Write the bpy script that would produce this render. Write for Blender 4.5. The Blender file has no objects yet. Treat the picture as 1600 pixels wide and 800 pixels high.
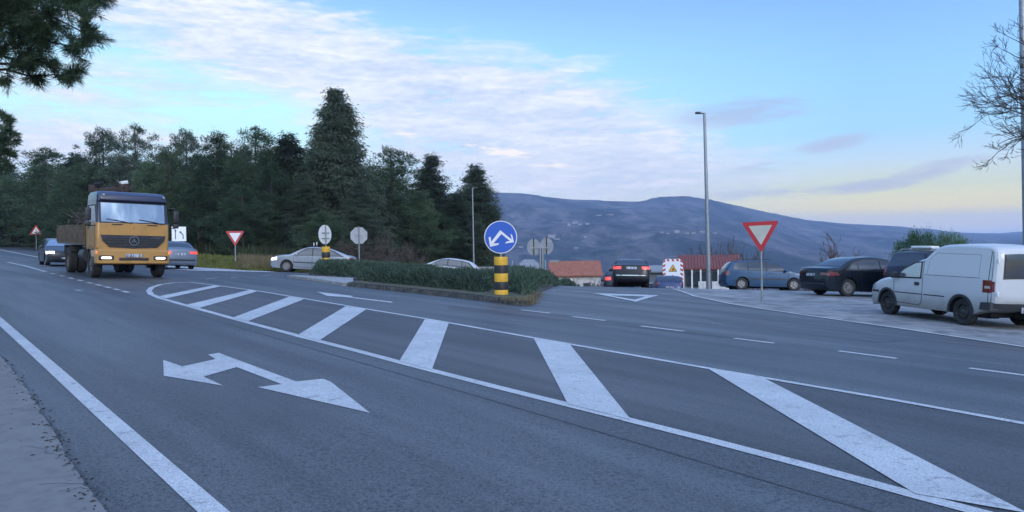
import bpy, bmesh, math, random
import numpy as np
from mathutils import Vector, Matrix, noise as mnoise, geometry as mgeo
random.seed(7); np.random.seed(7)
R = math.radians
# ------------------------------------------------------------------ camera
sc = bpy.context.scene
col = sc.collection
FPX = 1186.0; CAMH = 1.6
cam_d = bpy.data.cameras.new("camera"); cam = bpy.data.objects.new("camera", cam_d); col.objects.link(cam)
cam_d.sensor_width = 36; cam_d.lens = FPX/1600*36; cam_d.clip_start = 0.05; cam_d.clip_end = 30000
PITCH = math.atan(-17/FPX); ROLL = -math.atan(0.013)
CM = Matrix.Rotation(R(90)+PITCH, 3, 'X') @ Matrix.Rotation(ROLL, 3, 'Z')
cam.matrix_world = Matrix.Translation((0, 0, CAMH)) @ CM.to_4x4()
sc.camera = cam
def ray(px, py):
    return (CM @ Vector(((px-800)/FPX, -(py-400)/FPX, -1.0)))
# ------------------------------------------------------------------ world
SUN_EL, SUN_ROT = 16.0, 158.0     # behind the camera, to the right
w = bpy.data.worlds.new("World"); sc.world = w; w.use_nodes = True
nt = w.node_tree; nt.nodes.clear()
def N(t, tree=None, **k):
    n = (tree or nt).nodes.new(t)
    for a, b in k.items(): setattr(n, a, b)
    return n
def L(a, b, tree=None): (tree or nt).links.new(a, b)
def mth(op, a, b=None, c=None, clamp=False, tree=None):
    n = N('ShaderNodeMath', tree, operation=op); n.use_clamp = clamp
    for i, v in enumerate((a, b, c)):
        if v is None: continue
        if isinstance(v, (int, float)): n.inputs[i].default_value = v
        else: L(v, n.inputs[i], tree)
    return n.outputs[0]
def ramp(fac, stops, tree=None, interp='LINEAR'):
    n = N('ShaderNodeValToRGB', tree); cr = n.color_ramp; cr.interpolation = interp
    while len(cr.elements) < len(stops): cr.elements.new(0.5)
    for e, (p, c) in zip(cr.elements, stops):
        e.position = p; e.color = (c[0], c[1], c[2], 1) if not isinstance(c, (int, float)) else (c, c, c, 1)
    L(fac, n.inputs[0], tree); return n.outputs[0]
def mix(f, a, b, tree=None, bt='MIX'):
    n = N('ShaderNodeMix', tree, data_type='RGBA', blend_type=bt)
    for s, v in ((n.inputs[0], f), (n.inputs[6], a), (n.inputs[7], b)):
        if isinstance(v, (int, float)): s.default_value = v
        elif isinstance(v, tuple): s.default_value = (v[0], v[1], v[2], 1)
        else: L(v, s, tree)
    return n.outputs[2]
def srgb(r, g, b):
    f = lambda c: (c/255/12.92) if c/255 <= .04045 else ((c/255+.055)/1.055)**2.4
    return (f(r), f(g), f(b))
tc = N('ShaderNodeTexCoord'); sx = N('ShaderNodeSeparateXYZ'); L(tc.outputs['Generated'], sx.inputs[0])
X, Y, Z = sx.outputs
az = mth('ARCTAN2', X, Y)                      # 0 = forward, + right
hor = mth('SQRT', mth('ADD', mth('MULTIPLY', X, X), mth('MULTIPLY', Y, Y)))
el = mth('DIVIDE', Z, mth('MAXIMUM', hor, 0.02))     # tangent of elevation
elc = mth('MULTIPLY', el, 1.25, clamp=True)
rt = ramp(elc, [(0, (.50,.60,.80)), (.02, (1.08,.92,.40)), (.047, (1.20,.96,.14)), (.08, (.72,.73,.38)), (.12, (.52,.66,.72)),
                (.165, (.33,.60,.84)), (.25, (.27,.54,.90)), (.38, (.19,.385,.80)), (.8, (.14,.30,.72))])
lf = ramp(elc, [(0, (.6,.66,.8)), (.06, (.70,.80,.90)), (.13, (.56,.84,.92)), (.22, (.50,.86,.95)), (.30, (.38,.72,.95)), (.42, (.22,.43,.84)), (.8, (.14,.30,.72))])
side = mth('MULTIPLY_ADD', az, 1.5, 0.35, clamp=True)
base = mix(side, lf, rt)
# clouds: streaky noise on a flat layer seen in perspective + soft placed masses
den = mth('ADD', Z, 0.10)
cx_ = mth('DIVIDE', X, den); cy_ = mth('DIVIDE', Y, den)
cv = N('ShaderNodeCombineXYZ'); L(cx_, cv.inputs[0]); L(cy_, cv.inputs[1])
def mapv(v, rot=0, scale=(1,1,1), loc=(0,0,0), tree=None):
    m = N('ShaderNodeMapping', tree); L(v, m.inputs[0], tree)
    m.inputs['Location'].default_value = loc; m.inputs['Rotation'].default_value = (0,0,rot); m.inputs['Scale'].default_value = scale
    return m.outputs[0]
def nz(v, scale, detail=6, rough=.55, dist=0, tree=None):
    n = N('ShaderNodeTexNoise', tree); L(v, n.inputs['Vector'], tree)
    n.inputs['Scale'].default_value = scale; n.inputs['Detail'].default_value = detail
    n.inputs['Roughness'].default_value = rough; n.inputs['Distortion'].default_value = dist
    return n.outputs[0]
n1 = nz(mapv(cv.outputs[0], R(25), (1.0, 0.42, 1)), 1.5, 9, .62, .5)
n2 = nz(mapv(cv.outputs[0], R(-30), (.7, 1.3, 1), (3,5,0)), 6.0, 7, .62, .6)
n3 = nz(mapv(cv.outputs[0], R(10), (1, 1.6, 1), (8,1,0)), 16.0, 5, .6, .4)
def pix_ae(px, py):
    d = ray(px, py); return math.atan2(d.x, d.y), d.z/math.hypot(d.x, d.y)
def gau(px, py, rx, ry, rot, amp):
    """a soft cloud mass centred on an azimuth / elevation; radii in 1/1186 rad"""
    a0, e0 = pix_ae(px, py); c, s = math.cos(R(rot)), math.sin(R(rot))
    da = mth('SUBTRACT', az, a0); de = mth('SUBTRACT', el, e0)
    u = mth('MULTIPLY_ADD', da, c, mth('MULTIPLY', de, s)); v = mth('MULTIPLY_ADD', da, -s, mth('MULTIPLY', de, c))
    u = mth('MULTIPLY', u, FPX/rx); v = mth('MULTIPLY', v, FPX/ry)
    q = mth('ADD', mth('MULTIPLY', u, u), mth('MULTIPLY', v, v))
    return mth('MULTIPLY', mth('EXPONENT', mth('MULTIPLY', q, -1.0)), amp)
def addall(l):
    r = l[0]
    for x in l[1:]: r = mth('ADD', r, x)
    return r
ae = N('ShaderNodeCombineXYZ'); L(az, ae.inputs[0]); L(mth('MULTIPLY', el, 2.4), ae.inputs[1])
n4 = nz(mapv(ae.outputs[0], R(30), (.5, 1.5, 1)), 14.0, 8, .62, .5)
n5 = nz(mapv(ae.outputs[0], R(20), (1, 1.5, 1), (2,7,0)), 48.0, 5, .6, .3)
big = addall([gau(420, 60, 330, 60, -16, .75), gau(850, 185, 270, 85, -15, .9), gau(640, 215, 130, 40, -12, .45), gau(230, 130, 120, 20, -12, .6), gau(330, 85, 180, 35, -14, .45),
              gau(130, 150, 110, 12, -9, .55), gau(860, 265, 260, 38, -4, .85), gau(60, 225, 150, 32, 0, .6), gau(650, 120, 260, 50, -14, .5),
              gau(330, 228, 160, 14, -3, .35), gau(-300, 200, 300, 120, 0, .6)])
dark = addall([gau(1160, 176, 88, 19, 3, 1.0), gau(1300, 226, 48, 11, 9, .8), gau(1230, 300, 170, 9, 2, .65), gau(1425, 275, 70, 9, 12, .85),
               gau(1200, 262, 70, 9, 5, .7), gau(1500, 250, 60, 6, 5, .35)])
brt = addall([gau(790, 238, 50, 8, -6, .62), gau(640, 212, 45, 7, -8, .62), gau(860, 258, 60, 5, -3, .5), gau(730, 226, 30, 5, -6, .5), gau(560, 28, 200, 22, -14, .35)])
tex = mth('ADD', mth('MULTIPLY_ADD', n1, 1.15, -0.55), mth('ADD', mth('MULTIPLY_ADD', n2, .75, -.38), mth('ADD', mth('MULTIPLY_ADD', n4, 1.25, -.62), mth('ADD', mth('MULTIPLY_ADD', n5, .38, -.19), mth('MULTIPLY_ADD', n3, .10, -.05)))))
cov = mth('MULTIPLY', mth('ADD', big, mth('MULTIPLY', tex, mth('MULTIPLY_ADD', big, 1.7, .25))), 1.05, clamp=True)
cov = ramp(cov, [(0.16, 0), (.5, .5), (1, .92)], interp='EASE')
tone = mth('MULTIPLY_ADD', mth('ADD', mth('MULTIPLY', n1, .6), mth('ADD', n4, mth('MULTIPLY', n5, .6))), 2.0, -1.72, clamp=True)
warm = mth('MULTIPLY', mth('SUBTRACT', 0.32, el), 3.0, clamp=True)
ccol = mix(tone, srgb(172,188,216), srgb(240,238,242))
ccol = mix(mth('MULTIPLY', warm, .35), ccol, srgb(205,198,196))
skyc = mix(cov, base, ccol)
dcov = mth('MULTIPLY', mth('ADD', dark, mth('MULTIPLY', tex, mth('MULTIPLY', dark, 2.6))), 1.0, clamp=True)
dcov = ramp(dcov, [(0.15, 0), (.6, .5), (1, .75)], interp='EASE')
skyc = mix(dcov, skyc, mix(mth('MULTIPLY', mth('SUBTRACT', 0.2, el), 5.0, clamp=True), srgb(152,170,204), srgb(190,184,184)))
bcov = ramp(mth('MULTIPLY', mth('ADD', brt, mth('MULTIPLY', tex, mth('MULTIPLY', brt, 3.4))), 1.0, clamp=True), [(.25, 0), (.8, .75)], interp='EASE')
skyc = mix(bcov, skyc, srgb(255, 240, 222))
# the sunset half of the sky, behind the camera, is much brighter
back = mth('MULTIPLY_ADD', mth('ADD', mth('MULTIPLY', Y, -1.0), mth('MULTIPLY', X, .25)), 1.0, -0.05, clamp=True)
zen = mth('MULTIPLY_ADD', Z, 1.4, -0.55, clamp=True)
bk = ramp(mth('MULTIPLY_ADD', n2, .5, mth('MULTIPLY', n1, .5)), [(.42, .35), (.50, 1.0), (.57, 2.3)])
bkm = mth('MULTIPLY_ADD', el, 3.2, -.25, clamp=True); back = mth('MULTIPLY', back, mth('MULTIPLY_ADD', bkm, .85, .15))
glow = mix(1.0, mix(back, (0,0,0), (1.10, 1.18, 1.28)), bk, bt='MULTIPLY'); glow = mix(1.0, glow, mix(zen, (0,0,0), (.24,.34,.52)), bt='ADD')
skyc = mix(1.0, skyc, glow, bt='ADD')
sky = N('ShaderNodeTexSky', sky_type='NISHITA'); sky.sun_disc = False
sky.sun_elevation = R(SUN_EL); sky.sun_rotation = R(SUN_ROT)
sv = N('ShaderNodeVectorMath', operation='SCALE'); L(skyc, sv.inputs[0]); sv.inputs['Scale'].default_value = 9.6
comb = mix(0.08, sv.outputs[0], sky.outputs[0])
bg = N('ShaderNodeBackground'); L(comb, bg.inputs[0]); bg.inputs[1].default_value = 0.12
wo = N('ShaderNodeOutputWorld'); L(bg.outputs[0], wo.inputs[0])
w.cycles.sampling_method = 'MANUAL'; w.cycles.sample_map_resolution = 512
# ------------------------------------------------------------------ sun
sd = bpy.data.lights.new("sun", 'SUN'); sd.energy = 0.8; sd.angle = R(14); sd.color = (1.0, .93, .86)
so = bpy.data.objects.new("sun", sd); col.objects.link(so)
sdir = Vector((math.sin(R(SUN_ROT))*math.cos(R(SUN_EL)), math.cos(R(SUN_ROT))*math.cos(R(SUN_EL)), math.sin(R(SUN_EL))))
so.rotation_euler = sdir.to_track_quat('Z', 'Y').to_euler(); so.location = (0, 0, 50)
sc.view_settings.view_transform = 'Standard'; sc.view_settings.look = 'None'
sc.view_settings.exposure = 0.3; sc.view_settings.gamma = 1.0; sc.view_settings.use_curve_mapping = False
sc.cycles.volume_bounces = 1; sc.cycles.max_bounces = 6; sc.cycles.transparent_max_bounces = 8
# ------------------------------------------------------------------ ground maths
v1 = ray(200, 366); v2 = ray(1400, 393)
PN = v1.cross(v2).normalized()
if PN.z < 0: PN = -PN
def plane(x, y): return -(PN.x*x + PN.y*y)/PN.z
def pw(v, pts):
    if v <= pts[0][0]: return pts[0][1]
    for (a, fa), (b, fb) in zip(pts, pts[1:]):
        if v <= b:
            t = (v-a)/(b-a); return fa+(fb-fa)*t
    return pts[-1][1]
DR = [(22,0),(26,.02),(30,.10),(33,.22),(36,.40),(38.5,.66),(41,1.0),(44,1.42),(47,1.9),(56,3.3),(80,6.2),(120,10),(300,24)]
def G(x, y):
    if y < 22: return plane(x, y)
    u = x/y
    wr = pw(u, [(-.62,.12),(-.45,.16),(-.26,.28),(-.08,.55),(.05,1)])
    d = pw(y, DR)
    cap = pw(u, [(-.2,1.6),(-.03,3.5),(.06,99)])
    return plane(x, y) - wr*min(d, cap)
def gp(px, py):
    """pixel -> point on the tilted ground plane"""
    d = ray(px, py); t = -CAMH*PN.z/(PN.x*d.x+PN.y*d.y+PN.z*d.z)
    return Vector((d.x*t, d.y*t, CAMH+d.z*t))
def gd(px, depth, z=None):
    """pixel column + distance -> ground point"""
    x = y = None
    d = ray(px, 385); x = d.x/d.y*depth; y = depth
    return Vector((x, y, G(x, y) if z is None else z))
def zat(px, py, depth):
    d = ray(px, py); return CAMH + d.z/d.y*depth
# ------------------------------------------------------------------ tagging
def tag(o, label=None, cat=None, group=None, kind=None):
    if label: o['label'] = label
    if cat: o['category'] = cat
    if group: o['group'] = group
    if kind: o['kind'] = kind
    return o
def empty(name, loc=(0,0,0), rz=0, label=None, cat=None, group=None, scale=1):
    o = bpy.data.objects.new(name, None); col.objects.link(o); o.empty_display_size = .2
    o.location = loc; o.rotation_euler = (0,0,rz); o.scale = (scale,)*3 if isinstance(scale,(int,float)) else scale
    return tag(o, label, cat, group)
def link(name, me, parent=None, mats=None):
    o = bpy.data.objects.new(name, me); col.objects.link(o)
    if mats:
        for m in (mats if isinstance(mats, (list, tuple)) else [mats]): me.materials.append(m)
    if parent is not None: o.parent = parent
    return o
def kids(o): return [c for c in bpy.data.objects if c.parent == o]
def copy_tree(o, parent=None):
    c = o.copy(); col.objects.link(c)
    if parent is not None: c.parent = parent
    for k in kids(o): copy_tree(k, c)
    return c
# ------------------------------------------------------------------ materials
def mat(name, colr, rough=.6, metal=0, coat=0, emis=None, es=0, spec=.5, alpha=None):
    m = bpy.data.materials.new(name); m.use_nodes = True; t = m.node_tree
    b = t.nodes['Principled BSDF']; b.inputs['Base Color'].default_value = (*colr, 1)
    b.inputs['Roughness'].default_value = rough; b.inputs['Metallic'].default_value = metal
    b.inputs['Coat Weight'].default_value = coat; b.inputs['Coat Roughness'].default_value = .08
    b.inputs['Specular IOR Level'].default_value = spec
    if emis: b.inputs['Emission Color'].default_value = (*emis, 1); b.inputs['Emission Strength'].default_value = es
    return m
def nmat(name, c1, c2, scale=3, rough=.8, detail=5, c3=None, scale2=None, bump=0, bscale=None, metal=0, coat=0, lo=.35, hi=.65, space='Object', spec=.5):
    """two or three colours broken up by noise"""
    m = mat(name, c1, rough, metal, coat, spec=spec); t = m.node_tree; b = t.nodes['Principled BSDF']
    g = N('ShaderNodeTexCoord', t).outputs[space] if space != 'World' else N('ShaderNodeNewGeometry', t).outputs['Position']
    f = ramp(nz(g, scale, detail, .6, 0, t), [(lo, 0), (hi, 1)], t)
    c = mix(f, c1, c2, t)
    if c3: c = mix(ramp(nz(g, scale2 or scale*4, detail, .6, 0, t), [(.45, 0), (.62, 1)], t), c, c3, t)
    L(c, b.inputs['Base Color'], t)
    if bump:
        bn = N('ShaderNodeBump', t); bn.inputs['Strength'].default_value = bump; bn.inputs['Distance'].default_value = .02
        L(nz(g, bscale or scale*3, 4, .6, 0, t), bn.inputs['Height'], t); L(bn.outputs[0], b.inputs['Normal'], t)
    return m
M = {}
M['steel'] = nmat('galvanised_steel', (.22,.24,.26), (.30,.32,.34), 9, .45, metal=.6)
M['white'] = nmat('sign_white', (.72,.72,.70), (.62,.62,.60), 5, .5)
M['red'] = mat('sign_red', (.42,.02,.03), .4)
M['sblue'] = mat('sign_blue', (.01,.085,.42), .35)
M['yellow'] = nmat('yellow_paint', (.75,.42,.02), (.60,.33,.03), 9, .5)
M['orange'] = mat('sign_yellow', (.75,.38,.03), .5)
M['black'] = nmat('black_paint', (.012,.012,.014), (.03,.03,.03), 9, .5)
M['rubber'] = nmat('tyre_rubber', (.012,.012,.013), (.03,.028,.026), 12, .85)
M['plastic'] = nmat('dark_plastic', (.018,.019,.021), (.03,.03,.032), 6, .55)
M['glass'] = mat('car_glass', (.02,.027,.035), .05, .12, spec=1.0)
M['glass2'] = mat('windscreen_glass', (.26,.31,.36), .05, .7, 1, spec=1.0)
M['rim'] = nmat('alloy_rim', (.20,.205,.215), (.13,.135,.14), 15, .4, metal=.5)
M['rimdark'] = nmat('black_steel_rim', (.03,.03,.03), (.06,.055,.05), 15, .5, metal=.4)
M['cap'] = nmat('silver_wheel_cover', (.24,.245,.255), (.16,.165,.17), 15, .45, metal=.3)
M['chrome'] = mat('chrome', (.6,.62,.65), .12, 1)
M['lampoff'] = mat('clear_lamp', (.45,.48,.5), .12, .4, 1)
M['lampon'] = mat('lit_headlamp', (.9,.9,.85), .2, emis=(1,.90,.72), es=1.7)
M['tailoff'] = mat('red_lamp', (.13,.008,.01), .15, 0, 1)
M['tailon'] = mat('lit_brake_lamp', (.5,.03,.02), .2, 0, 1, emis=(1,.08,.03), es=.55)
M['amber'] = mat('amber_lamp', (.6,.16,.02), .2, 0, 1, emis=(1,.25,.03), es=.5)
M['plate'] = mat('number_plate_white', (.40,.42,.46), .4); t_ = M['plate'].node_tree
L(mix(ramp(nz(mapv(N('ShaderNodeTexCoord', t_).outputs['Object'], 0, (1,1,.15), tree=t_), 16, 2, .5, 0, t_), [(.48,0),(.54,.8)], t_), (.46,.48,.52), (.07,.07,.09), t_), t_.nodes['Principled BSDF'].inputs['Base Color'], t_)
M['under'] = mat('wheel_well', (.006,.006,.007), .9)
def paint(name, c, c2=None, metal=.35, rough=.34, coat=.2):
    c2 = c2 or tuple(v*.82 for v in c)
    m = nmat('paint_'+name, c, c2, 1.4, rough, metal=metal, coat=coat, lo=.3, hi=.7, spec=.35); return m
# ------------------------------------------------------------------ mesh helpers
def npmesh(name, V, F4=None, F3=None, midx=None, smooth=False):
    me = bpy.data.meshes.new(name); V = np.asarray(V, dtype=np.float32)
    F4 = np.zeros((0,4), int) if F4 is None else np.asarray(F4); F3 = np.zeros((0,3), int) if F3 is None else np.asarray(F3)
    nl = F4.size+F3.size; nf = len(F4)+len(F3)
    me.vertices.add(len(V)); me.vertices.foreach_set('co', V.ravel())
    me.loops.add(nl); me.loops.foreach_set('vertex_index', np.concatenate([F4.ravel(), F3.ravel()]).astype(np.int32))
    me.polygons.add(nf)
    ls = np.concatenate([np.arange(len(F4))*4, F4.size+np.arange(len(F3))*3]).astype(np.int32)
    me.polygons.foreach_set('loop_start', ls)
    if smooth: me.polygons.foreach_set('use_smooth', np.ones(nf, bool))
    me.update(calc_edges=True); me.validate(); return me
def bm2me(bm, name, smooth=None):
    me = bpy.data.meshes.new(name)
    if smooth is not None:
        for f in bm.faces: f.smooth = True
        for e in bm.edges:
            if len(e.link_faces) == 2 and e.calc_face_angle(0) > R(smooth): e.smooth = False
    bm.to_mesh(me); bm.free(); return me
class MB:
    """collects simple solids into one mesh"""
    def __init__(s): s.bm = bmesh.new(); s.mi = 0
    def _m(s, fs):
        for f in fs: f.material_index = s.mi
    def box(s, c, d, rz=0, rx=0, ry=0, bev=0, taper=None):
        r = bmesh.ops.create_cube(s.bm, size=1); vs = r['verts']
        for v in vs:
            v.co = Vector((v.co.x*d[0], v.co.y*d[1], v.co.z*d[2]))
            if taper and v.co.z > 0: v.co.x *= taper; v.co.y *= taper
        fs = list({f for v in vs for f in v.link_faces}); s._m(fs)
        if bev:
            es = list({e for v in vs for e in v.link_edges})
            rr = bmesh.ops.bevel(s.bm, geom=es, offset=bev, segments=2, affect='EDGES', profile=.5)
            vs = list({v for f in rr['faces'] for v in f.verts} | {v for v in vs if v.is_valid}); s._m({f for v in vs for f in v.link_faces})
        mt = Matrix.Translation(c) @ Matrix.Rotation(rz, 4, 'Z') @ Matrix.Rotation(ry, 4, 'Y') @ Matrix.Rotation(rx, 4, 'X')
        bmesh.ops.transform(s.bm, matrix=mt, verts=vs); return s
    def cyl(s, a, b, r0, r1=None, n=12):
        a, b = Vector(a), Vector(b); d = b-a; ln = d.length
        r = bmesh.ops.create_cone(s.bm, cap_ends=True, segments=n, radius1=r0, radius2=r0 if r1 is None else r1, depth=ln)
        mt = Matrix.Translation((a+b)/2) @ d.to_track_quat('Z', 'Y').to_matrix().to_4x4()
        s._m({f for v in r['verts'] for f in v.link_faces})
        bmesh.ops.transform(s.bm, matrix=mt, verts=r['verts']); return s
    def path(s, pts, r, n=8):
        for a, b in zip(pts, pts[1:]): s.cyl(a, b, r, r, n)
        return s
    def poly(s, pts, ax='y', t=.01, off=0):
        """flat polygon with thickness; ax = normal axis"""
        def P(u, v, k): return {'y': (u, k, v), 'z': (u, v, k), 'x': (k, u, v)}[ax]
        f1 = s.bm.faces.new([s.bm.verts.new(P(u, v, off)) for u, v in pts]); f1.material_index = s.mi
        r = bmesh.ops.extrude_face_region(s.bm, geom=[f1]); vs = [g for g in r['geom'] if isinstance(g, bmesh.types.BMVert)]
        dv = Vector(P(0, 0, t)); bmesh.ops.translate(s.bm, vec=dv, verts=vs)
        s._m({f for v in vs for f in v.link_faces}); return s
    def lathe(s, prof, n=24, axis='y', c=(0,0,0)):
        rings = []
        for i in range(n):
            a = 2*math.pi*i/n; ca, sa = math.cos(a), math.sin(a)
            rings.append([s.bm.verts.new({'y': (c[0]+r*ca, c[1]+h, c[2]+r*sa), 'z': (c[0]+r*ca, c[1]+r*sa, c[2]+h), 'x': (c[0]+h, c[1]+r*ca, c[2]+r*sa)}[axis]) for r, h in prof])
        for i in range(n):
            A, B = rings[i], rings[(i+1) % n]
            for k in range(len(prof)-1):
                f = s.bm.faces.new((A[k], A[k+1], B[k+1], B[k])); f.material_index = s.mi
        return s
    def build(s, name, mats, parent=None, smooth=40, off=True):
        bmesh.ops.remove_doubles(s.bm, verts=s.bm.verts, dist=1e-5)
        bmesh.ops.recalc_face_normals(s.bm, faces=s.bm.faces)
        return link(name, bm2me(s.bm, name, smooth), parent, mats)
def circ(cx, cy, r, n=32, r2=None): return [(cx+r*math.cos(2*math.pi*i/n), cy+(r2 or r)*math.sin(2*math.pi*i/n)) for i in range(n)]
def drape(name, poly, off, m, step=1.0, kind='structure', fn=G, fine=22):
    """flat sheet following the ground"""
    bm = bmesh.new(); bm.faces.new([bm.verts.new((p[0], p[1], 0)) for p in poly])
    bmesh.ops.triangulate(bm, faces=bm.faces[:])
    xs = [p[0] for p in poly]; ys = [p[1] for p in poly]
    def cut(co, no): bmesh.ops.bisect_plane(bm, geom=bm.verts[:]+bm.edges[:]+bm.faces[:], plane_co=co, plane_no=no, dist=1e-5)
    if max(ys) > fine:
        y = fine
        while y < max(ys):
            if y > min(ys): cut((0,y,0), (0,1,0))
            y += step if y < 60 else step*5
        x = math.floor(min(xs)/(step*3))*step*3
        while x < max(xs):
            if x > min(xs): cut((x,0,0), (1,0,0))
            x += step*3
    for v in bm.verts: v.co.z = fn(v.co.x, v.co.y)+off
    for f in bm.faces:
        if f.normal.z < 0: f.normal_flip()
    bm.normal_update()
    for f in bm.faces:
        if f.normal.z < 0: f.normal_flip()
    o = link(name, bm2me(bm, name), None, m)
    if kind: o['kind'] = kind
    return o
# ================================================================== GROUND
RD = Vector((.635, -.772)); RN = Vector((.772, .635))    # along / across the main road
def asphalt(name, c1, c2, tracks=True):
    m = mat(name, c1, .82, spec=.5); t = m.node_tree; b = t.nodes['Principled BSDF']
    g = N('ShaderNodeNewGeometry', t).outputs['Position']
    rot = mapv(g, -math.atan2(RD.y, RD.x), (.12, 1, 1), tree=t)        # stretched along the road

    f1 = ramp(nz(g, .35, 4, .6, .3, t), [(.35, 0), (.68, 1)], t)
    f2 = nz(mapv(rotv(g, t), 0, (.07, 1.1, 1), tree=t), 1.0, 5, .6, .2, t)
    c = mix(f1, c1, c2, t)
    c = mix(ramp(f2, [(.40, 0), (.60, .85)], t), c, tuple(v*1.65 for v in c2), t)
    # stone speckle
    s1 = nz(g, 95, 3, .75, 0, t); s2 = nz(g, 38, 3, .7, 0, t)
    c = mix(ramp(s1, [(.49, 0), (.59, .8)], t), c, tuple(v*2.6 for v in c2), t)
    c = mix(ramp(s2, [(.36, .85), (.52, 0)], t), c, tuple(v*.28 for v in c1), t)
    # patches, tar seams
    pz = nz(mapv(rotv(g, t), 0, (.25, .8, 1), (4, 9, 0), tree=t), .5, 3, .5, 0, t)
    c = mix(ramp(pz, [(.54, 0), (.60, .28)], t), c, tuple(v*.62 for v in c1), t)
    L(c, b.inputs['Base Color'], t)
    L(mth('MULTIPLY_ADD', f2, -.30, .68, tree=t), b.inputs['Roughness'], t)
    bn = N('ShaderNodeBump', t); bn.inputs['Strength'].default_value = .5; bn.inputs['Distance'].default_value = .006
    L(s1, bn.inputs['Height'], t); L(bn.outputs[0], b.inputs['Normal'], t)
    return m
def rotv(g, t):
    n = N('ShaderNodeVectorRotate', t, rotation_type='Z_AXIS'); L(g, n.inputs['Vector'], t)
    n.inputs['Angle'].default_value = -math.atan2(RD.y, RD.x); return n.outputs[0]
M['asphalt'] = asphalt('asphalt', (.038,.041,.043), (.056,.059,.061))
M['asphalt_dark'] = asphalt('asphalt_patch', (.033,.032,.032), (.042,.041,.041))
M['lot'] = nmat('worn_parking_surface', (.19,.19,.19), (.30,.295,.285), .5, .8, 6, (.13,.13,.13), 1.7, .4, 30, space='World')
M['shoulder'] = nmat('gritty_shoulder', (.155,.152,.148), (.185,.18,.172), .7, .9, 7, (.14,.137,.132), 9, .2, 200, space='World')
M['concrete'] = nmat('concrete', (.26,.26,.25), (.36,.36,.35), 1.2, .9, 6, (.2,.2,.19), 7, .2, 40, space='World')
M['kerb'] = nmat('mossy_kerb', (.055,.055,.052), (.12,.12,.115), 2.2, .9, 6, (.03,.03,.025), 9, .4, 40, space='World')
M['dirt'] = nmat('verge_earth', (.06,.055,.035), (.05,.065,.025), .6, .95, 7, (.11,.085,.055), 3.1, .6, 20, space='World')
def markmat():
    m = mat('road_paint', (.7,.7,.7), .6); t = m.node_tree; b = t.nodes['Principled BSDF']
    g = N('ShaderNodeNewGeometry', t).outputs['Position']
    c = mix(ramp(nz(g, 1.3, 5, .6, 0, t), [(.35, 0), (.65, 1)], t), (.44,.445,.44), (.56,.56,.55), t)
    c = mix(ramp(nz(g, 70, 3, .7, 0, t), [(.48, 0), (.60, .75)], t), c, (.20,.21,.22), t)
    c = mix(ramp(nz(g, 7, 6, .7, .4, t), [(.56, 0), (.68, .7)], t), c, (.15,.155,.165), t)
    L(c, b.inputs['Base Color'], t); return m
M['paint'] = markmat()
def scrub():
    m = mat('scrub_hillside', (.06,.06,.05), .95, spec=.1); t = m.node_tree; b = t.nodes['Principled BSDF']
    g = N('ShaderNodeNewGeometry', t).outputs['Position']
    gs = mapv(g, 0, (1, .45, 1), tree=t)
    c = mix(ramp(nz(gs, .0045, 8, .66, .6, t), [(.40, 0), (.56, 1)], t), (.016,.026,.022), (.130,.112,.105), t)
    c = mix(ramp(nz(gs, .02, 8, .7, .3, t), [(.46, 0), (.60, .85)], t), c, (.016,.026,.020), t)
    c = mix(ramp(nz(mapv(g, .5, (.5,1,1), (90,40,0), tree=t), .009, 7, .7, .8, t), [(.60, 0), (.70, .85)], t), c, (.27,.25,.22), t)
    c = mix(ramp(nz(g, .05, 5, .7, 0, t), [(.58, 0), (.68, .6)], t), c, (.12,.115,.10), t)
    L(c, b.inputs['Base Color'], t)
    bn = N('ShaderNodeBump', t); bn.inputs['Strength'].default_value = .8; bn.inputs['Distance'].default_value = 12
    L(nz(g, .03, 6, .7, 0, t), bn.inputs['Height'], t); L(bn.outputs[0], b.inputs['Normal'], t)
    return m
M['scrub'] = scrub()
YE = [(-.80,170),(-.67,139),(-.61,87),(-.43,47.5),(-.345,40.6),(-.27,43.5),(-.17,48),(-.03,53),(.02,57)]
def sm(t): t = max(0, min(1, t)); return t*t*(3-2*t)
def verge(x, y):
    if y < 30: return 0
    u = x/y
    if u > .03 or u < -.9: return 0
    k = 1-sm((u+.03)/.06)
    return k*(.55*sm((y-pw(u, YE)-.3)/3.0) + .5*sm((y-pw(u, YE)-4)/25))
RIDGE = [(-3000,330),(200,320),(600,304),(770,299),(815,301),(850,306),(900,311),(950,313),(1000,314),(1030,307),(1070,305),(1110,311),
         (1160,322),(1200,331),(1260,343),(1320,349),(1400,353),(1450,357),(1500,363),(1560,364),(1600,361),(2200,366),(5000,370)]
def ridge(th):
    if abs(th) > R(75): return 3800, 60
    px = 800+math.tan(th)*FPX; y = pw(px, RIDGE)
    d = ray(px, y); e = d.z/math.hypot(d.x, d.y); Rr = pw(px, [(500,3300),(1000,3600),(1250,4600),(1500,5600),(1600,7500)])
    return Rr, CAMH+Rr*e
RCACHE = {}
def fbm(x, y, s, o=5, seed=0.0):
    return mnoise.fractal((x/s+seed, y/s-seed, seed), 1.0, 2.0, o)
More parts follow.
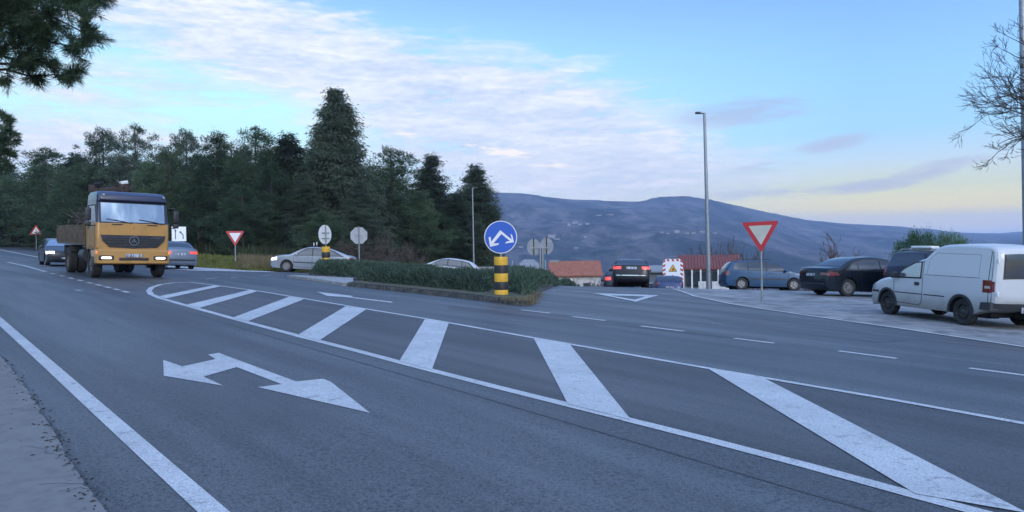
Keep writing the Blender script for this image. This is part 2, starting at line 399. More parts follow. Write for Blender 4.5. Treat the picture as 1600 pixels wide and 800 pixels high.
def zfar(th, r):
    Rr, zr = RCACHE.get(th) or RCACHE.setdefault(th, ridge(th)); x, y = r*math.sin(th), r*math.cos(th)
    vb = -78
    if r < 1300: z = pw(r, [(100,-9),(200,-24),(420,-52),(800,-74),(1300,vb)]); return z+fbm(x,y,180,4)*5*sm((r-150)/300)
    if r <= Rr:
        t = (r-1300)/(Rr-1300); z = vb+(zr-vb)*(t**1.08)
        k = min(1, t*5)*(1-t**6)
        z += k*(fbm(x,y,900,6,3.1)*55 + fbm(x,y,260,5,7.7)*20)*min(1,(zr-vb)/250) - 20*4*t*(1-t)*.3
        zl = CAMH+(zr-CAMH)*(r/Rr)*.985
        return min(z, zl)+ (fbm(x,y,140,4,1.7)*4 if t > .9 else 0)*0
    return zr-(r-Rr)*.06
def terrain_z(th, r):
    x, y = r*math.sin(th), r*math.cos(th)
    if r < 110 and y > -60:
        return G(x, y)-.05+verge(x, y)
    n = G(x, y)-.05+verge(x, y) if r < 300 else 0
    if y < 0: n = max(-4, min(4, n))
    t = sm((r-110)/160); f = zfar(th, r)
    if y < 0 or abs(th) > R(60): f = f*.15 if r < 1300 else f*.4
    return n*(1-t)+f*t
ths = sorted(set([round(a, 3) for a in np.concatenate([np.arange(-180, -45, 2.0), np.arange(-45, 45, .3), np.arange(45, 180, 2.0)])]))
rs = [0.5]
while rs[-1] < 9500: rs.append(rs[-1]*(1.034 if rs[-1] < 900 or rs[-1] > 5200 else 1.016))
V = []
for r in rs:
    for a in ths:
        th = R(a); V.append((r*math.sin(th), r*math.cos(th), terrain_z(th, r)))
nr, na = len(rs), len(ths)
I = np.arange(nr*na).reshape(nr, na)
A = I[:-1]; B = I[1:]
F = np.stack([A, np.roll(A,-1,1), np.roll(B,-1,1), B], -1).reshape(-1, 4)[:, ::-1]
V.append((0, 0, -.05)); F3 = np.stack([I[0], np.roll(I[0], -1), np.full(na, len(V)-1)], -1)
me = npmesh('terrain', V, F, F3[:, ::-1], smooth=True)
me.materials.append(M['dirt']); me.materials.append(M['scrub'])
mi = np.zeros(len(me.polygons), np.int32); mi[:len(F)] = np.repeat((np.array(rs[:-1]) > 95).astype(int), na); me.polygons.foreach_set('material_index', mi)
ter = link('hills', me); tag(ter, kind='structure')
# ---- asphalt
def along(p, d): return (p[0]+RD.x*d, p[1]+RD.y*d)
A0 = gp(0, 556); B0 = gp(165, 800)
sdirv = (Vector((B0.x-A0.x, B0.y-A0.y))).normalized()
Sb = (B0.x+sdirv.x*22, B0.y+sdirv.y*22); Sf = (-70.5, 87.5); Sf2 = (-145, 177)
drape('road', [Sb, (B0.x,B0.y), (A0.x,A0.y), Sf, Sf2, (-130, 184), (-53,87), (-20.3,46.9), (-13.9,40.2), (-11.6,42.6), (-8,46.8), (-1.5,52), (2.2,60), (3.2,108), (24,108), (20,60), (40,40), (44,-24)], 0.0, M['asphalt'], 1.0)
# slightly darker, newer asphalt between the hatch lines and along the joint
drape('road', [tuple(gp(*p).xy) for p in [(262,456),(300,444.5),(400,456.5),(560,483),(670,501),(840,531.5),(1110,578.5),(1600,664),(1750,690),(1750,880),(1430,773),(985,653),(770,601),(625,564),(467,523),(370,498),(290,476)]], 0.002, M['asphalt_dark'], 1.0)
# ---- shoulder lower left, parking area right
def off(p, d): return (p[0]-RN.x*d, p[1]-RN.y*d)
shp = [(0,556),(22,582),(40,606),(62,640),(84,676),(104,712),(135,760),(165,800)]
sw = [tuple(gp(*p).xy) for p in shp]
drape('shoulder', [off(sw[-1], 7)]+[off(sw[0], 7)]+[off(along(sw[0], -60), 6), along(sw[0], -60)]+sw+[along(sw[-1], 20), off(along(sw[-1], 20), 6)], .012, M['shoulder'], 1.0)
LINE8 = [(1052,452),(1085,463.5),(1140,475.5),(1250,492),(1400,513),(1600,542.5)]
l8 = [tuple((gp(*p)).xy) for p in LINE8]
def onG(px, py):
    """pixel -> draped ground (ray march)"""
    d = ray(px, py); t = 3.0
    while t < 400:
        p = Vector((d.x*t, d.y*t, CAMH+d.z*t))
        if p.z < G(p.x, p.y): break
        t *= 1.004
    return p
l8 = [tuple(onG(*p).xy) for p in LINE8]
e8 = Vector(l8[-1])-Vector(l8[-2]); e8.normalize()
l8x = (l8[-1][0]+e8.x*18, l8[-1][1]+e8.y*18)
l80 = (l8[0][0]+.8, l8[0][1]+14)
drape('parking_area', [l80]+l8+[l8x, (60, -20), (60, 30), (34, 62), (16, 62)], .010, M['lot'], 1.0)
# ---- painted markings
def line(name, pts, wd, off_=.010, world=False, m='paint', ends=None):
    P = [Vector(p) if world else onG(*p).xy for p in pts]
    # resample
    Q = [P[0]]
    for a, b in zip(P, P[1:]):
        n = max(1, int((b-a).length/1.0)); Q += [a.lerp(b, (i+1)/n) for i in range(n)]
    Lf, Rt = [], []
    for i, p in enumerate(Q):
        t = (Q[min(i+1, len(Q)-1)]-Q[max(i-1, 0)]).normalized(); nn = Vector((-t.y, t.x))*wd/2
        Lf.append(p+nn); Rt.append(p-nn)
    bm = bmesh.new(); vs = [[bm.verts.new((q.x, q.y, G(q.x, q.y)+(off_ if q.y > 21 else off_-.005))) for q in s] for s in (Lf, Rt)]
    for i in range(len(Q)-1): bm.faces.new((vs[1][i], vs[1][i+1], vs[0][i+1], vs[0][i]))
    return bm
def merge(name, bms, m='paint'):
    out = bmesh.new()
    for b in bms:
        me = bpy.data.meshes.new('t'); b.to_mesh(me); b.free(); out.from_mesh(me); bpy.data.meshes.remove(me)
    return tag(link(name, bm2me(out, name), None, M[m]), kind='structure')
def patch(pts, off_=.010, step=3):
    bm = bmesh.new(); P = [onG(*p) for p in pts]
    bm.faces.new([bm.verts.new((q.x, q.y, 0)) for q in P]); bmesh.ops.triangulate(bm, faces=bm.faces[:])
    y = 22
    while y < 48:
        bmesh.ops.bisect_plane(bm, geom=bm.verts[:]+bm.edges[:]+bm.faces[:], plane_co=(0,y,0), plane_no=(0,1,0), dist=1e-5); y += 1
    for v in bm.verts: v.co.z = G(v.co.x, v.co.y)+(off_ if v.co.y > 21 else off_-.005)
    return bm
el0 = gp(0, 502).xy; el1 = gp(333, 800).xy; ed = (el1-el0).normalized()
merge('edge_line', [line('', [el0-ed*150, el0, el1, el1+ed*16], .15, world=True)])
nl = [(297,441.5),(270,442.5),(250,445.5),(237,450),(232.5,455),(236,460),(250,466),(290,477.5),(370,499.5),(467,525.5),(560,549.5),(625,567),(700,586),(770,604.5),(870,629),(985,658),(1100,687),(1260,729),(1430,775),(1540,804),(1800,873)]
fl = [(297,441.5),(400,455),(480,468),(560,481.5),(670,499.5),(840,530),(1110,577),(1400,627),(1600,662.5),(1900,716)]
bars = [[(335,446.6),(345,448.3),(259,467),(249,463.5)], [(390,454.2),(402,456.3),(310,482.5),(291,477)], [(452,464),(475,468),(388,503),(364,497)],
        [(541,479),(572,484),(499,533),(466,524)], [(664,499.5),(701,506),(675,579),(624,565.5)], [(834,529.5),(890,539),(986,658),(887,632)],
        [(1106,577),(1194,592),(1606,804),(1430,774)], [(1500,645),(1640,670),(2500,900),(2200,930)]]
merge('hatched_median_marking', [line('', nl, .15), line('', fl, .12, .012)]+[patch(b, .014) for b in bars[:7]])
def seamline(name, pts, w_): return tag(link(name, bm2me(line('', pts, w_, .008), name), None, M['tar']), kind='structure')
M['tar'] = nmat('old_tar_joint', (.034,.036,.040), (.062,.066,.072), 1.2, .7, space='World')
_r = random.Random(4); _sc = []
for i in range(len(sw)-1):
    for k in range(9): q = Vector(sw[i]).lerp(Vector(sw[i+1]), k/9); _sc.append((q.x+_r.gauss(0,.022), q.y+_r.gauss(0,.022)))
for k in range(0, len(_sc)-6, 7):
    n_ = _r.randint(4, 7); tag(link('shoulder_crack', bm2me(line('', _sc[k:k+n_], _r.uniform(.008,.02), .019, world=True), 'shoulder_crack'), None, M['tar']), kind='structure')
for (x0, y0, n_) in [(30,700,8),(60,760,6),(20,640,6),(95,770,7)]:
    q = gp(x0, y0).xy; pl = [(q.x, q.y)]
    for k in range(n_): q = q+Vector((_r.gauss(.05,.03), _r.gauss(0,.03))); pl.append((q.x, q.y))
    tag(link('shoulder_crack', bm2me(line('', pl, .005, .019, world=True), 'shoulder_crack'), None, M['tar']), kind='structure')
seamline('asphalt_joint', [(150,448),(262,478),(400,520),(560,566),(760,624),(1000,694),(1250,768),(1400,812)], .02)
drape('asphalt_patch', [tuple(onG(*p).xy) for p in [(1090,494),(1190,497),(1330,515),(1420,533),(1370,536),(1250,522),(1130,506)]], .003, M['asphalt_dark'], 1.0)
drape('asphalt_patch', [tuple(onG(*p).xy) for p in [(700,478),(840,488),(1010,506),(1200,530),(1190,534),(1000,513),(830,496),(700,484)]], .003, M['asphalt_dark'], 1.0)
merge('double_arrow_marking', [patch([(255,563),(285,573.5),(337,562),(325,554.5),(342,552),(463,597),(505,593),(517,598),(578,646),(403,606),(440,601),(370,574.5),(318,589.5),(349,604),(256,588)])])
merge('straight_arrow_marking', [patch([(494,456.5),(552,463),(549,464.5),(614,472),(611,473.5),(537,464.2),(512,463.5)])])
for a, b in [((814,484.5),(860,490)),((895,495),(946,501.5)),((1001,510),(1069,518)),((1147,529),(1210,537)),((1310,549),(1401,561)),((1514,575.5),(1610,588))]:
    merge('lane_dash_marking', [line('', [a, b], .12)])
merge('give_way_triangle_marking', [patch([(925,458.6),(1030,461.6),(1008,463.9),(952,462.2)], .010), patch([(1030,461.6),(993,472.3),(991,468.8),(1008,463.9)], .012), patch([(925,458.6),(952,462.2),(991,468.8),(993,472.3)], .014)])
for a, b in [((840,452),(868,454.8)),((893,455.2),(926,457)),((962,456.6),(998,458.6)),((1033,459),(1070,460.2))]:
    merge('lane_dash_marking', [line('', [a, b], .10)])
merge('parking_edge_line', [line('', LINE8+[(1800,572)], .12, .016)])
merge('parking_access_line', [line('', [l80, (l80[0]+.5, l80[1]+8)], .12, .016, world=True)])
for a, b in [((12,410),(72,425)),((-60,392),(0,399))]: merge('centre_line_marking', [line('', [a, b], .15)])
for i in range(9):
    t = i/8; a = (80+112*t, 427.5+28*t); merge('turn_guide_dash_marking', [line('', [a, (a[0]+6+3*t, a[1]+1.4+.6*t)], .13)])
merge('lane_line_marking', [line('', [(-80,372),(0,390.5),(72,404.5)], .22)])
merge('lane_dash_marking', [line('', [(64,414.8),(77,416.5)], .15)])
merge('lane_dash_marking', [line('', [(118,453.5),(127,454.6)], .12)])
merge('merge_wedge_marking', [patch([(262,415.5),(300,417.4),(380,421.6),(432,424.9),(418,425.4),(300,423),(262,421)])])
merge('edge_line', [line('', [(262,406.5),(290,409.2),(350,415.0),(400,420.0),(424,423.4)], .15)])
for a, b in [((322,436),(340,434.5)),((360,434.6),(372,433.8)),((405,432),(424,430.6))]: merge('turn_guide_dash_marking', [line('', [a, b], .10)])
# concrete nose of the island and the kerbed planting islands
def prism(name, pts, h, m, z0=-.05, label=None, cat=None, kind=None, bev=.03):
    P = [onG(*p).xy if len(p) == 2 and not isinstance(p, Vector) else p for p in pts]
    bm = bmesh.new(); f = bm.faces.new([bm.verts.new((q.x, q.y, G(q.x,q.y)+z0)) for q in P])
    if f.calc_center_median() and f.normal.z > 0: pass
    r = bmesh.ops.extrude_face_region(bm, geom=[f]); vs = [g for g in r['geom'] if isinstance(g, bmesh.types.BMVert)]
    for v in vs: v.co.z += h-z0
    bmesh.ops.recalc_face_normals(bm, faces=bm.faces)
    o = link(name, bm2me(bm, name), None, m); return tag(o, label, cat, kind=kind)
# ================================================================== VEGETATION
def leafmat(name, c1, c2, c3, sc_=.9):
    c1, c2, c3 = [tuple(q*1.25 for q in c) for c in (c1, c2, c3)]
    m = mat(name, c1, .75, spec=.25); t = m.node_tree; b = t.nodes['Principled BSDF']
    g = N('ShaderNodeNewGeometry', t).outputs['Position']
    c = mix(ramp(nz(g, sc_, 4, .6, 0, t), [(.38, 0), (.62, 1)], t), c1, c2, t)
    c = mix(ramp(nz(g, sc_*9, 3, .6, 0, t), [(.52, 0), (.70, .8)], t), c, c3, t)
    oi = N('ShaderNodeObjectInfo', t).outputs['Random']; hs = N('ShaderNodeHueSaturation', t); L(c, hs.inputs['Color'], t)
    L(mth('MULTIPLY_ADD', oi, .85, .72, tree=t), hs.inputs['Value'], t); L(mth('MULTIPLY_ADD', oi, -.03, .515, tree=t), hs.inputs['Hue'], t); c = hs.outputs[0]
    L(c, b.inputs['Base Color'], t)
    tr = N('ShaderNodeBsdfTranslucent', t); L(c, tr.inputs['Color'], t)
    ms = N('ShaderNodeMixShader', t); ms.inputs[0].default_value = .18
    L(b.outputs[0], ms.inputs[1], t); L(tr.outputs[0], ms.inputs[2], t); L(ms.outputs[0], t.nodes['Material Output'].inputs[0], t)
    return m
M['pine'] = leafmat('pine_needles', (.026,0.045,0.024), (.044,0.070,0.035), (.065,0.095,0.050))
M['pine2'] = leafmat('grey_green_needles', (.030,0.046,0.032), (.048,0.068,0.044), (.070,0.091,0.062))
M['cyp'] = leafmat('cypress_sprays', (.026,0.040,0.027), (.045,0.061,0.039), (.085,0.090,0.060))
M['hedge'] = leafmat('hedge_leaves', (.026,0.048,0.030), (.050,0.078,0.049), (.125,0.170,0.126), 2.5)
M['hedgetop'] = leafmat('silvery_hedge_leaves', (.06,0.090,0.073), (.10,0.138,0.110), (.16,0.201,0.168), 2.5)
M['pineb'] = leafmat('bright_pine_needles', (.045,0.090,0.035), (.070,0.127,0.049), (.10,0.159,0.066))
M['bark'] = nmat('bark', (.045,.038,.030), (.085,.072,.058), 6, .95, bump=.6)
M['twig'] = nmat('bare_twigs', (.040,.034,.030), (.062,.052,.046), 6, .95)
M['twigred'] = nmat('reddish_twigs', (.085,.060,.052), (.115,.085,.075), 3, .95)
M['grass'] = leafmat('verge_grass', (.055,0.080,0.016), (.10,0.101,0.029), (.17,0.138,0.056), 1.2)
rng = np.random.default_rng(11)
def unit(a): return a/np.maximum(np.linalg.norm(a, axis=-1, keepdims=True), 1e-9)
def cards(C, D, ln, wd, fold=0):
    """one diamond leaf per row: base C, direction D"""
    n = len(C); ln = np.broadcast_to(ln, n)[:, None]; wd = np.broadcast_to(wd, n)[:, None]
    S = unit(np.cross(D, rng.normal(size=(n, 3)))); mid = C+D*ln*.45
    V = np.stack([C, mid+S*wd/2, C+D*ln, mid-S*wd/2], 1).reshape(-1, 3)
    F = np.arange(n*4).reshape(n, 4); return V, F
def tubes(S, n=5):
    """S rows: p0(3) p1(3) r0 r1 -> prisms"""
    S = np.asarray(S, float); a, b, r0, r1 = S[:, 0:3], S[:, 3:6], S[:, 6], S[:, 7]
    d = unit(b-a); up = np.where(np.abs(d[:, 2:3]) > .9, [[1, 0, 0]], [[0, 0, 1]]); s = unit(np.cross(d, up)); t = np.cross(d, s)
    ang = np.arange(n)*2*np.pi/n; ca, sa = np.cos(ang), np.sin(ang)
    ring = s[:, None]*ca[None, :, None]+t[:, None]*sa[None, :, None]
    V = np.concatenate([a[:, None]+ring*r0[:, None, None], b[:, None]+ring*r1[:, None, None]], 1).reshape(-1, 3)
    base = (np.arange(len(S))*2*n)[:, None]; k = np.arange(n); k2 = (k+1) % n
    F = np.stack([base+k, base+k2, base+k2+n, base+k+n], -1).reshape(-1, 4); return V, F
def tree_mesh(prof, H, Rm, nb, clump, per, ln, wd, droop=0, seed=0, irregular=.35, inner=.35, lean=(0,0), updir=.35, flat=1.0, layered=0, clear=.0, skip=0):
    """prof(t)->relative crown radius at relative height t; returns (wood segs, leaf V,F)"""
    g = np.random.default_rng(seed); segs = []; 
    nseg = 10; pts = []
    for i in range(nseg+1):
        t = i/nseg; pts.append(np.array([lean[0]*t*t+math.sin(t*5+seed)*.012*H*t, lean[1]*t*t+math.cos(t*4+seed)*.010*H*t, t*H*.97]))
    r = lambda t: (.020*H)*(1-t)**.8+.012*H*.12
    for i in range(nseg): segs.append([*pts[i], *pts[i+1], r(i/nseg), r((i+1)/nseg)])
    def tp(t): f = min(t, .999)*nseg; i = int(f); return pts[i]+(pts[i+1]-pts[i])*(f-i)
    lob = g.uniform(0, 2*np.pi, 6)
    C = []; Dr = []
    for b in range(nb):
        for _ in range(30):
            t = g.uniform(clear, 1)
            if g.uniform() < prof(t)**.8+.06: break
        if layered: t = round(t*layered)/layered+g.normal()*.008
        t = min(max(t, clear), .995)
        a = g.uniform(0, 2*np.pi)
        lump = 1+irregular*(math.sin(a*2+lob[0]+t*7)*.45+math.sin(a*3+lob[1]-t*11)*.35+math.sin(a*5+lob[2]+t*17)*.3)+g.normal()*.08*irregular/.35
        rad = prof(t)*Rm*max(.3, lump); k = 1-(1-inner)*g.uniform()**2.2 if g.uniform() < .8 else g.uniform(inner, 1)
        p0 = tp(max(0.02, t-(.10 if not droop else .02)*k)); e = np.array([math.cos(a)*rad*k, math.sin(a)*rad*k, 0])
        tip = tp(t)+e+np.array([0, 0, -droop*rad*k*.35+(updir*.12*rad if not droop else 0)])
        if g.uniform() < .75:
            m_ = (p0+tip)/2+np.array([0, 0, (-.06 if not droop else .08)*rad]); rr = .004*H*(.3+.7*(1-t))
            segs.append([*p0, *m_, rr, rr*.6]); segs.append([*m_, *tip, rr*.6, rr*.15])
        od = unit(e/ max(rad, .01)+np.array([0, 0, .25 if not droop else -.15]))
        C.append(tip); Dr.append(od)
        if droop and k > .5:      # leaf mass also along the limb
            for q in (.45, .72): C.append(p0+(tip-p0)*q+np.array([0, 0, -.03*rad])); Dr.append(od)
    C = np.array(C); Dr = np.array(Dr); n = len(C)
    cs = clump*g.uniform(.6, 1.35, n)
    P = g.normal(size=(n, per, 3))*.5; P *= cs[:, None, None]; P[..., 2] *= flat
    B = C[:, None]+P
    D = unit(unit(P)*.8+Dr[:, None]*.55+g.normal(size=(n, per, 3))*.45+np.array([0, 0, updir if not droop else -.75*droop]))
    B = B.reshape(-1, 3); D = D.reshape(-1, 3)
    V, F = cards(B, D, ln*g.uniform(.6, 1.4, len(B)), wd*g.uniform(.6, 1.3, len(B)))
    return np.array(segs), V, F
def tree_obj(name, tm, leaf, loc=(0,0,0), rz=0, s=1, bark='bark', crown='crown', **tg):
    e = empty(name, loc, rz, scale=s, **tg); segs, V, F = tm
    tv, tf = tubes(segs, 6)
    link('trunk', npmesh('trunk', tv, tf, smooth=True), e, M[bark]); link(crown, npmesh(crown, V, F), e, M[leaf]); return e
round_p = lambda t: max(0, math.sin(math.pi*min(1, (t*.93+.07))**.75))**.6
cone_p = lambda t: (1-t)**.75*min(1, .55+t*3)
egg_p = lambda t: (min(1, t/.25)**.5)*(1-max(0, (t-.25)/.75)**2.4)**.75
spire_p = lambda t: pw(t, [(0,.8),(.15,1),(.30,.98),(.45,.80),(.60,.62),(.75,.48),(.86,.34),(.94,.20),(1,.03)])
# tree: base px, top px(y), distance, type, width px
PT = {}
PT['pineA'] = [tree_mesh(egg_p, 10, 3.0, 400, .40, 85, .20, .055, 0, s_, .60, .35, flat=.62) for s_ in (1, 2, 3)]
PT['airy'] = [tree_mesh(lambda t: egg_p(max(0,(t-.25)/.75)), 10, 3.1, 260, .36, 80, .19, .05, 0, s_, .7, .3, clear=.3, flat=.62) for s_ in (4, 5)]
PT['spruce'] = [tree_mesh(spire_p, 12, 3.6, 980, .42, 46, .26, .055, 1.0, 6, .38, .35, flat=.5, layered=26)]
PT['cyp'] = [tree_mesh(lambda t: (1-t)**.6*(.75+.25*math.sin(t*9+1)), 10, 2.6, 480, .42, 50, .24, .055, .8, s_, .5, .3, flat=.6, layered=18) for s_ in (7, 8)]
protos = {}
LEAF = {'pineA': 'pine', 'airy': 'pine2', 'spruce': 'cyp', 'cyp': 'cyp'}
NAMES = {'pineA': 'pine_tree', 'airy': 'pine_tree', 'spruce': 'spruce_tree', 'cyp': 'cypress_tree'}
HH = {'pineA': 10, 'airy': 10, 'spruce': 12, 'cyp': 10}; RR = {'pineA': 3.0, 'airy': 3.1, 'spruce': 3.6, 'cyp': 2.6}
def plant_tree(px, ytop, depth, wpx, typ, var, label, group='trees of the roadside wood', rz=None):
    b = gd(px, depth); zt = zat(px, ytop, depth); b.z += verge(b.x, b.y)-.1; H = zt-b.z; k = (typ, var)
    sz = H/HH[typ]/.99; sx_ = wpx/2/(FPX/depth)/RR[typ]
    rz = random.uniform(0, 6.28) if rz is None else rz
    cat = 'tree'
    if k not in protos:
        o = tree_obj(NAMES[typ], PT[typ][var], LEAF[typ], b, rz, (sx_, sx_, sz)); protos[k] = o
    else:
        o = copy_tree(protos[k]); o.location = b; o.rotation_euler = (0,0,rz); o.scale = (sx_, sx_, sz)
    tag(o, label, cat, group); return o
W_ = 'wood'
trees = [
 # px, top, depth, width, type, var, label
 (525,134,55,165,'spruce',0,'tallest dark spruce spire rising above the wood behind the silver car'),
 (455,205,57,133,'cyp',0,'broad dark conifer leaning against the left flank of the tall spruce'),
 (612,226,60,110,'pineA',0,'mid green rounded pine just right of the tall spruce'),
 (676,240,64,109,'cyp',1,'dark jagged-topped cypress between the green pine and the right end of the wood'),
 (742,254,68,114,'cyp',0,'last dark cypress at the right end of the wood, behind the thin lamp post'),
 (716,300,64,98,'cyp',1,'lower cypress filling the gap behind the white hatchback'),
 (655,300,60,80,'pineA',2,'low bushy pine in front of the jagged cypress'),
 (770,318,70,70,'cyp',1,'small cypress on the outer right edge of the wood'),
 (402,194,56,105,'pineA',1,'tall dense pine directly left of the broad dark conifer, above the small give way sign'),
 (425,250,52,80,'pineA',0,'lower pine in front, above the bonnet of the silver car'),
 (340,206,58,100,'pineA',2,'dense pine behind the give way sign on the verge'),
 (293,200,60,85,'airy',0,'thin-topped pine above the white lane sign'),
 (268,225,57,70,'pineA',1,'dark pine just right of the lorry cab roof'),
 (215,194,64,100,'airy',1,'tall airy pine with sky gaps, directly behind the lorry'),
 (163,198,66,95,'airy',0,'tall airy pine with sky gaps, left of the lorry cab'),
 (235,250,58,90,'pineA',2,'lower dark pine behind the lorry roof'),
 (130,250,62,100,'pineA',0,'lower dark pine behind the lorry bed'),
 (72,228,92,125,'pineA',1,'rounded pine above the dark car that follows the lorry'),
 (15,262,102,130,'pineA',2,'low rounded pine at the far left end of the wood'),
 (560,280,52,95,'spruce',0,'short bushy conifer at the foot of the tall spruce, above the octagonal sign'),
 (478,268,52,90,'spruce',0,'short bushy conifer at the left foot of the tall spruce, behind the round sign'),
 (60,285,97,110,'pineA',0,'low pine behind the triangular warning sign'),
 (120,290,78,95,'pineA',2,'small dark pine behind the gap between dark car and lorry'),
 (380,285,50,85,'pineA',1,'small pine hanging over the verge beside the give way sign'),
 (310,290,54,90,'pineA',0,'small pine over the verge beside the white lane sign'),
 (190,290,64,90,'pineA',1,'small pine hidden mostly behind the lorry cab'),
 (-40,250,95,140,'pineA',0,'pine partly cut by the left frame edge'),
 (505,330,49,80,'pineA',2,'low dark bush-like pine behind the roof of the silver car'),
 (695,335,62,80,'pineA',1,'low dark pine behind the roof of the white hatchback'),
 (590,320,56,98,'cyp',0,'low conifer behind the reddish bare shrub'),
 (745,345,62,84,'cyp',1,'low conifer behind the blue direction sign'),
 (-5,325,110,110,'pineA',1,'low far pine behind the end of the road at the left frame edge'),
]
for t in trees: plant_tree(*t)
# ---- further rows of the wood, behind those
LM = ['beyond the road end at the left frame edge', 'left of the low rounded pine at the far left', 'behind the low rounded pine at the far left', 'above the triangular warning sign',
 'left of the rounded pine above the following dark car', 'behind the rounded pine above the following dark car', 'right of the rounded pine, above the lorry bed', 'above the crane of the lorry', 'between the two airy pines behind the lorry',
 'right of the airy pines behind the lorry', 'just above the right lorry mirror', 'behind the thin-topped pine above the white lane sign', 'between the lane sign and the small give way sign', 'above the small give way sign',
 'left of the broad dark conifer beside the spruce', 'behind the left side of the tall spruce', 'behind the right side of the tall spruce', 'behind the green pine right of the spruce', 'left of the jagged-topped cypress', 'between the two right-hand cypresses']
for i, px in enumerate(range(-160, 720, 46)):
    yt = pw(px, [(-160,265),(0,275),(60,245),(150,230),(400,220),(520,230),(600,255),(650,275),(740,300)])+random.uniform(0, 25)
    plant_tree(px+random.uniform(-12,12), yt, 78+random.uniform(0,18), 110, 'pineA' if i%3 else 'cyp', i%2, ('back-row pine ' if i%3 else 'back-row cypress ')+LM[min(i, 19)])
# ---- bare trees
def bare(start, d0, length, rad, depth, seed, spread=.55, ratio=.74, kids_=(2,3), grav=0.0, wob=.12, minr=.002):
    g = random.Random(seed); segs = []
    def rec(p, d, ln, r, k):
        n = 3; q = p.copy(); dd = d.copy()
        for i in range(n):
            dd = (dd+Vector((g.gauss(0,wob), g.gauss(0,wob), g.gauss(0,wob)-grav))).normalized(); q2 = q+dd*ln/n
            ra = r*(1-.35*i/n); rb = r*(1-.35*(i+1)/n); segs.append([*q, *q2, max(ra,minr), max(rb,minr)])
            if k > 0 and i < n-1 and g.random() < .55: rec(q2, (dd+Vector((g.gauss(0,spread), g.gauss(0,spread), g.gauss(0,spread)))).normalized(), ln*ratio*.75, r*.5, k-1)
            q = q2
        if k > 0:
            for _ in range(g.randint(*kids_)):
                nd = (dd+Vector((g.gauss(0,spread), g.gauss(0,spread), g.gauss(0,spread)*.8+.05))).normalized()
                rec(q, nd, ln*ratio*g.uniform(.75,1.1), r*.62, k-1)
    rec(Vector(start), Vector(d0).normalized(), length, rad, depth); return segs
def bare_obj(name, segs, loc, m, trunk_n=3, n=4, **tg):
    e = empty(name, loc, **tg); S = np.array(segs)
    v, f = tubes(S[:trunk_n], 6); link('trunk', npmesh('trunk', v, f, smooth=True), e, M[m])
    v, f = tubes(S[trunk_n:], n); link('branches', npmesh('branches', v, f), e, M[m]); return e
# bare tree entering at the right frame edge
b = gd(1680, 17.5)
e = empty('bare_tree', b, label='leafless tree reaching in from the right frame edge beside the near lamp post', cat='tree')
S = [[0,0,-.1, .05,0,1.6, .17,.13],[.05,0,1.6,-.05,.05,3.2,.13,.11],[-.05,.05,3.2,-.1,0,5.5,.11,.08],[-.1,0,5.5,-.05,.05,7.4,.08,.04]]
v, f = tubes(np.array(S), 8); link('trunk', npmesh('trunk', v, f, smooth=True), e, M['twig'])
S = []
for i, (z0, dz, ln, sd_) in enumerate([(4.3,.15,.80,21),(4.3,.22,.9,22),(4.7,.12,.92,23),(5.0,.35,.9,24),(5.3,.2,.95,25),(5.6,.5,.85,26),(5.9,.1,.8,27),(4.0,.3,.75,51),(4.5,.4,.85,52),(5.2,.7,.85,53)]):
    S += bare((0,0,z0), (-1, .15*math.sin(i*2), dz), ln, .034, 6, sd_, .40, .80, (1,2), -.03, .09, .0042)
for i in range(4): S += bare((0,0,4.8+i*.4), (1, .3*math.sin(i*2), .6), 1.1, .04, 4, 31+i, .42, .78, (1,2), -.01, .10, .005)
v, f = tubes(np.array(S), 3); link('branches', npmesh('branches', v, f), e, M['twig'])
# bare tree behind the dark saloon
b = gd(1298, 46); e = bare_obj('bare_tree', sum([bare((dx,0,0), (dx*.5, .1, 1), 1.3, .05, 5, 40+i, .28, .80, (1,2), -.05, .08, .010) for i, dx in enumerate((-.15,.1,.3))], []), b, 'twigred',
    label='slender leafless tree standing behind the navy saloon', cat='tree'); e.scale = (1,1,1.0)
for i, (px, dp, s, y) in enumerate([(1245,50,.55,0),(1262,48,.45,0),(1350,50,.5,0)]):
    b = gd(px, dp); o = bare_obj('bare_shrub', sum([bare((dx*.3,0,0), (dx, .1, .8), 1.0, .03, 4, 60+i*7+j, .38, .8, (2,3), -.03, .12, .012) for j, dx in enumerate((-.6,0,.6))], []), b, 'twigred', cat='shrub',
      label=['low leafless shrub left of the navy saloon, nearest the blue estate','small leafless shrub between the slender bare tree and the low shrub','small leafless shrub right of the slender bare tree behind the saloon roof'][i]); o.scale = (s*1.6,)*3
for i, px in enumerate((1118, 1138, 1160, 1178, 1100)):
    b = gd(px, 73); o = bare_obj('bare_shrub', sum([bare((dx*.3,0,0), (dx*.6, .1, 1), 1.5, .05, 5, 90+i*7+j, .33, .8, (1,2), -.03, .10, .016) for j, dx in enumerate((-.5,0,.5))], []), b, 'twigred', cat='bare tree', group='bare trees behind the red roof',
      label=['bare bushy tree behind the red roof, second from the tall lamp post','bare bushy tree above the middle of the red roof','bare bushy tree behind the rear window of the blue estate','rightmost bare bushy tree above the roof of the blue estate','bare bushy tree right behind the tall lamp post'][i]); o.scale = (1,1,(zat(px, 372+3*abs(i-1), 73)-b.z)/5.2)
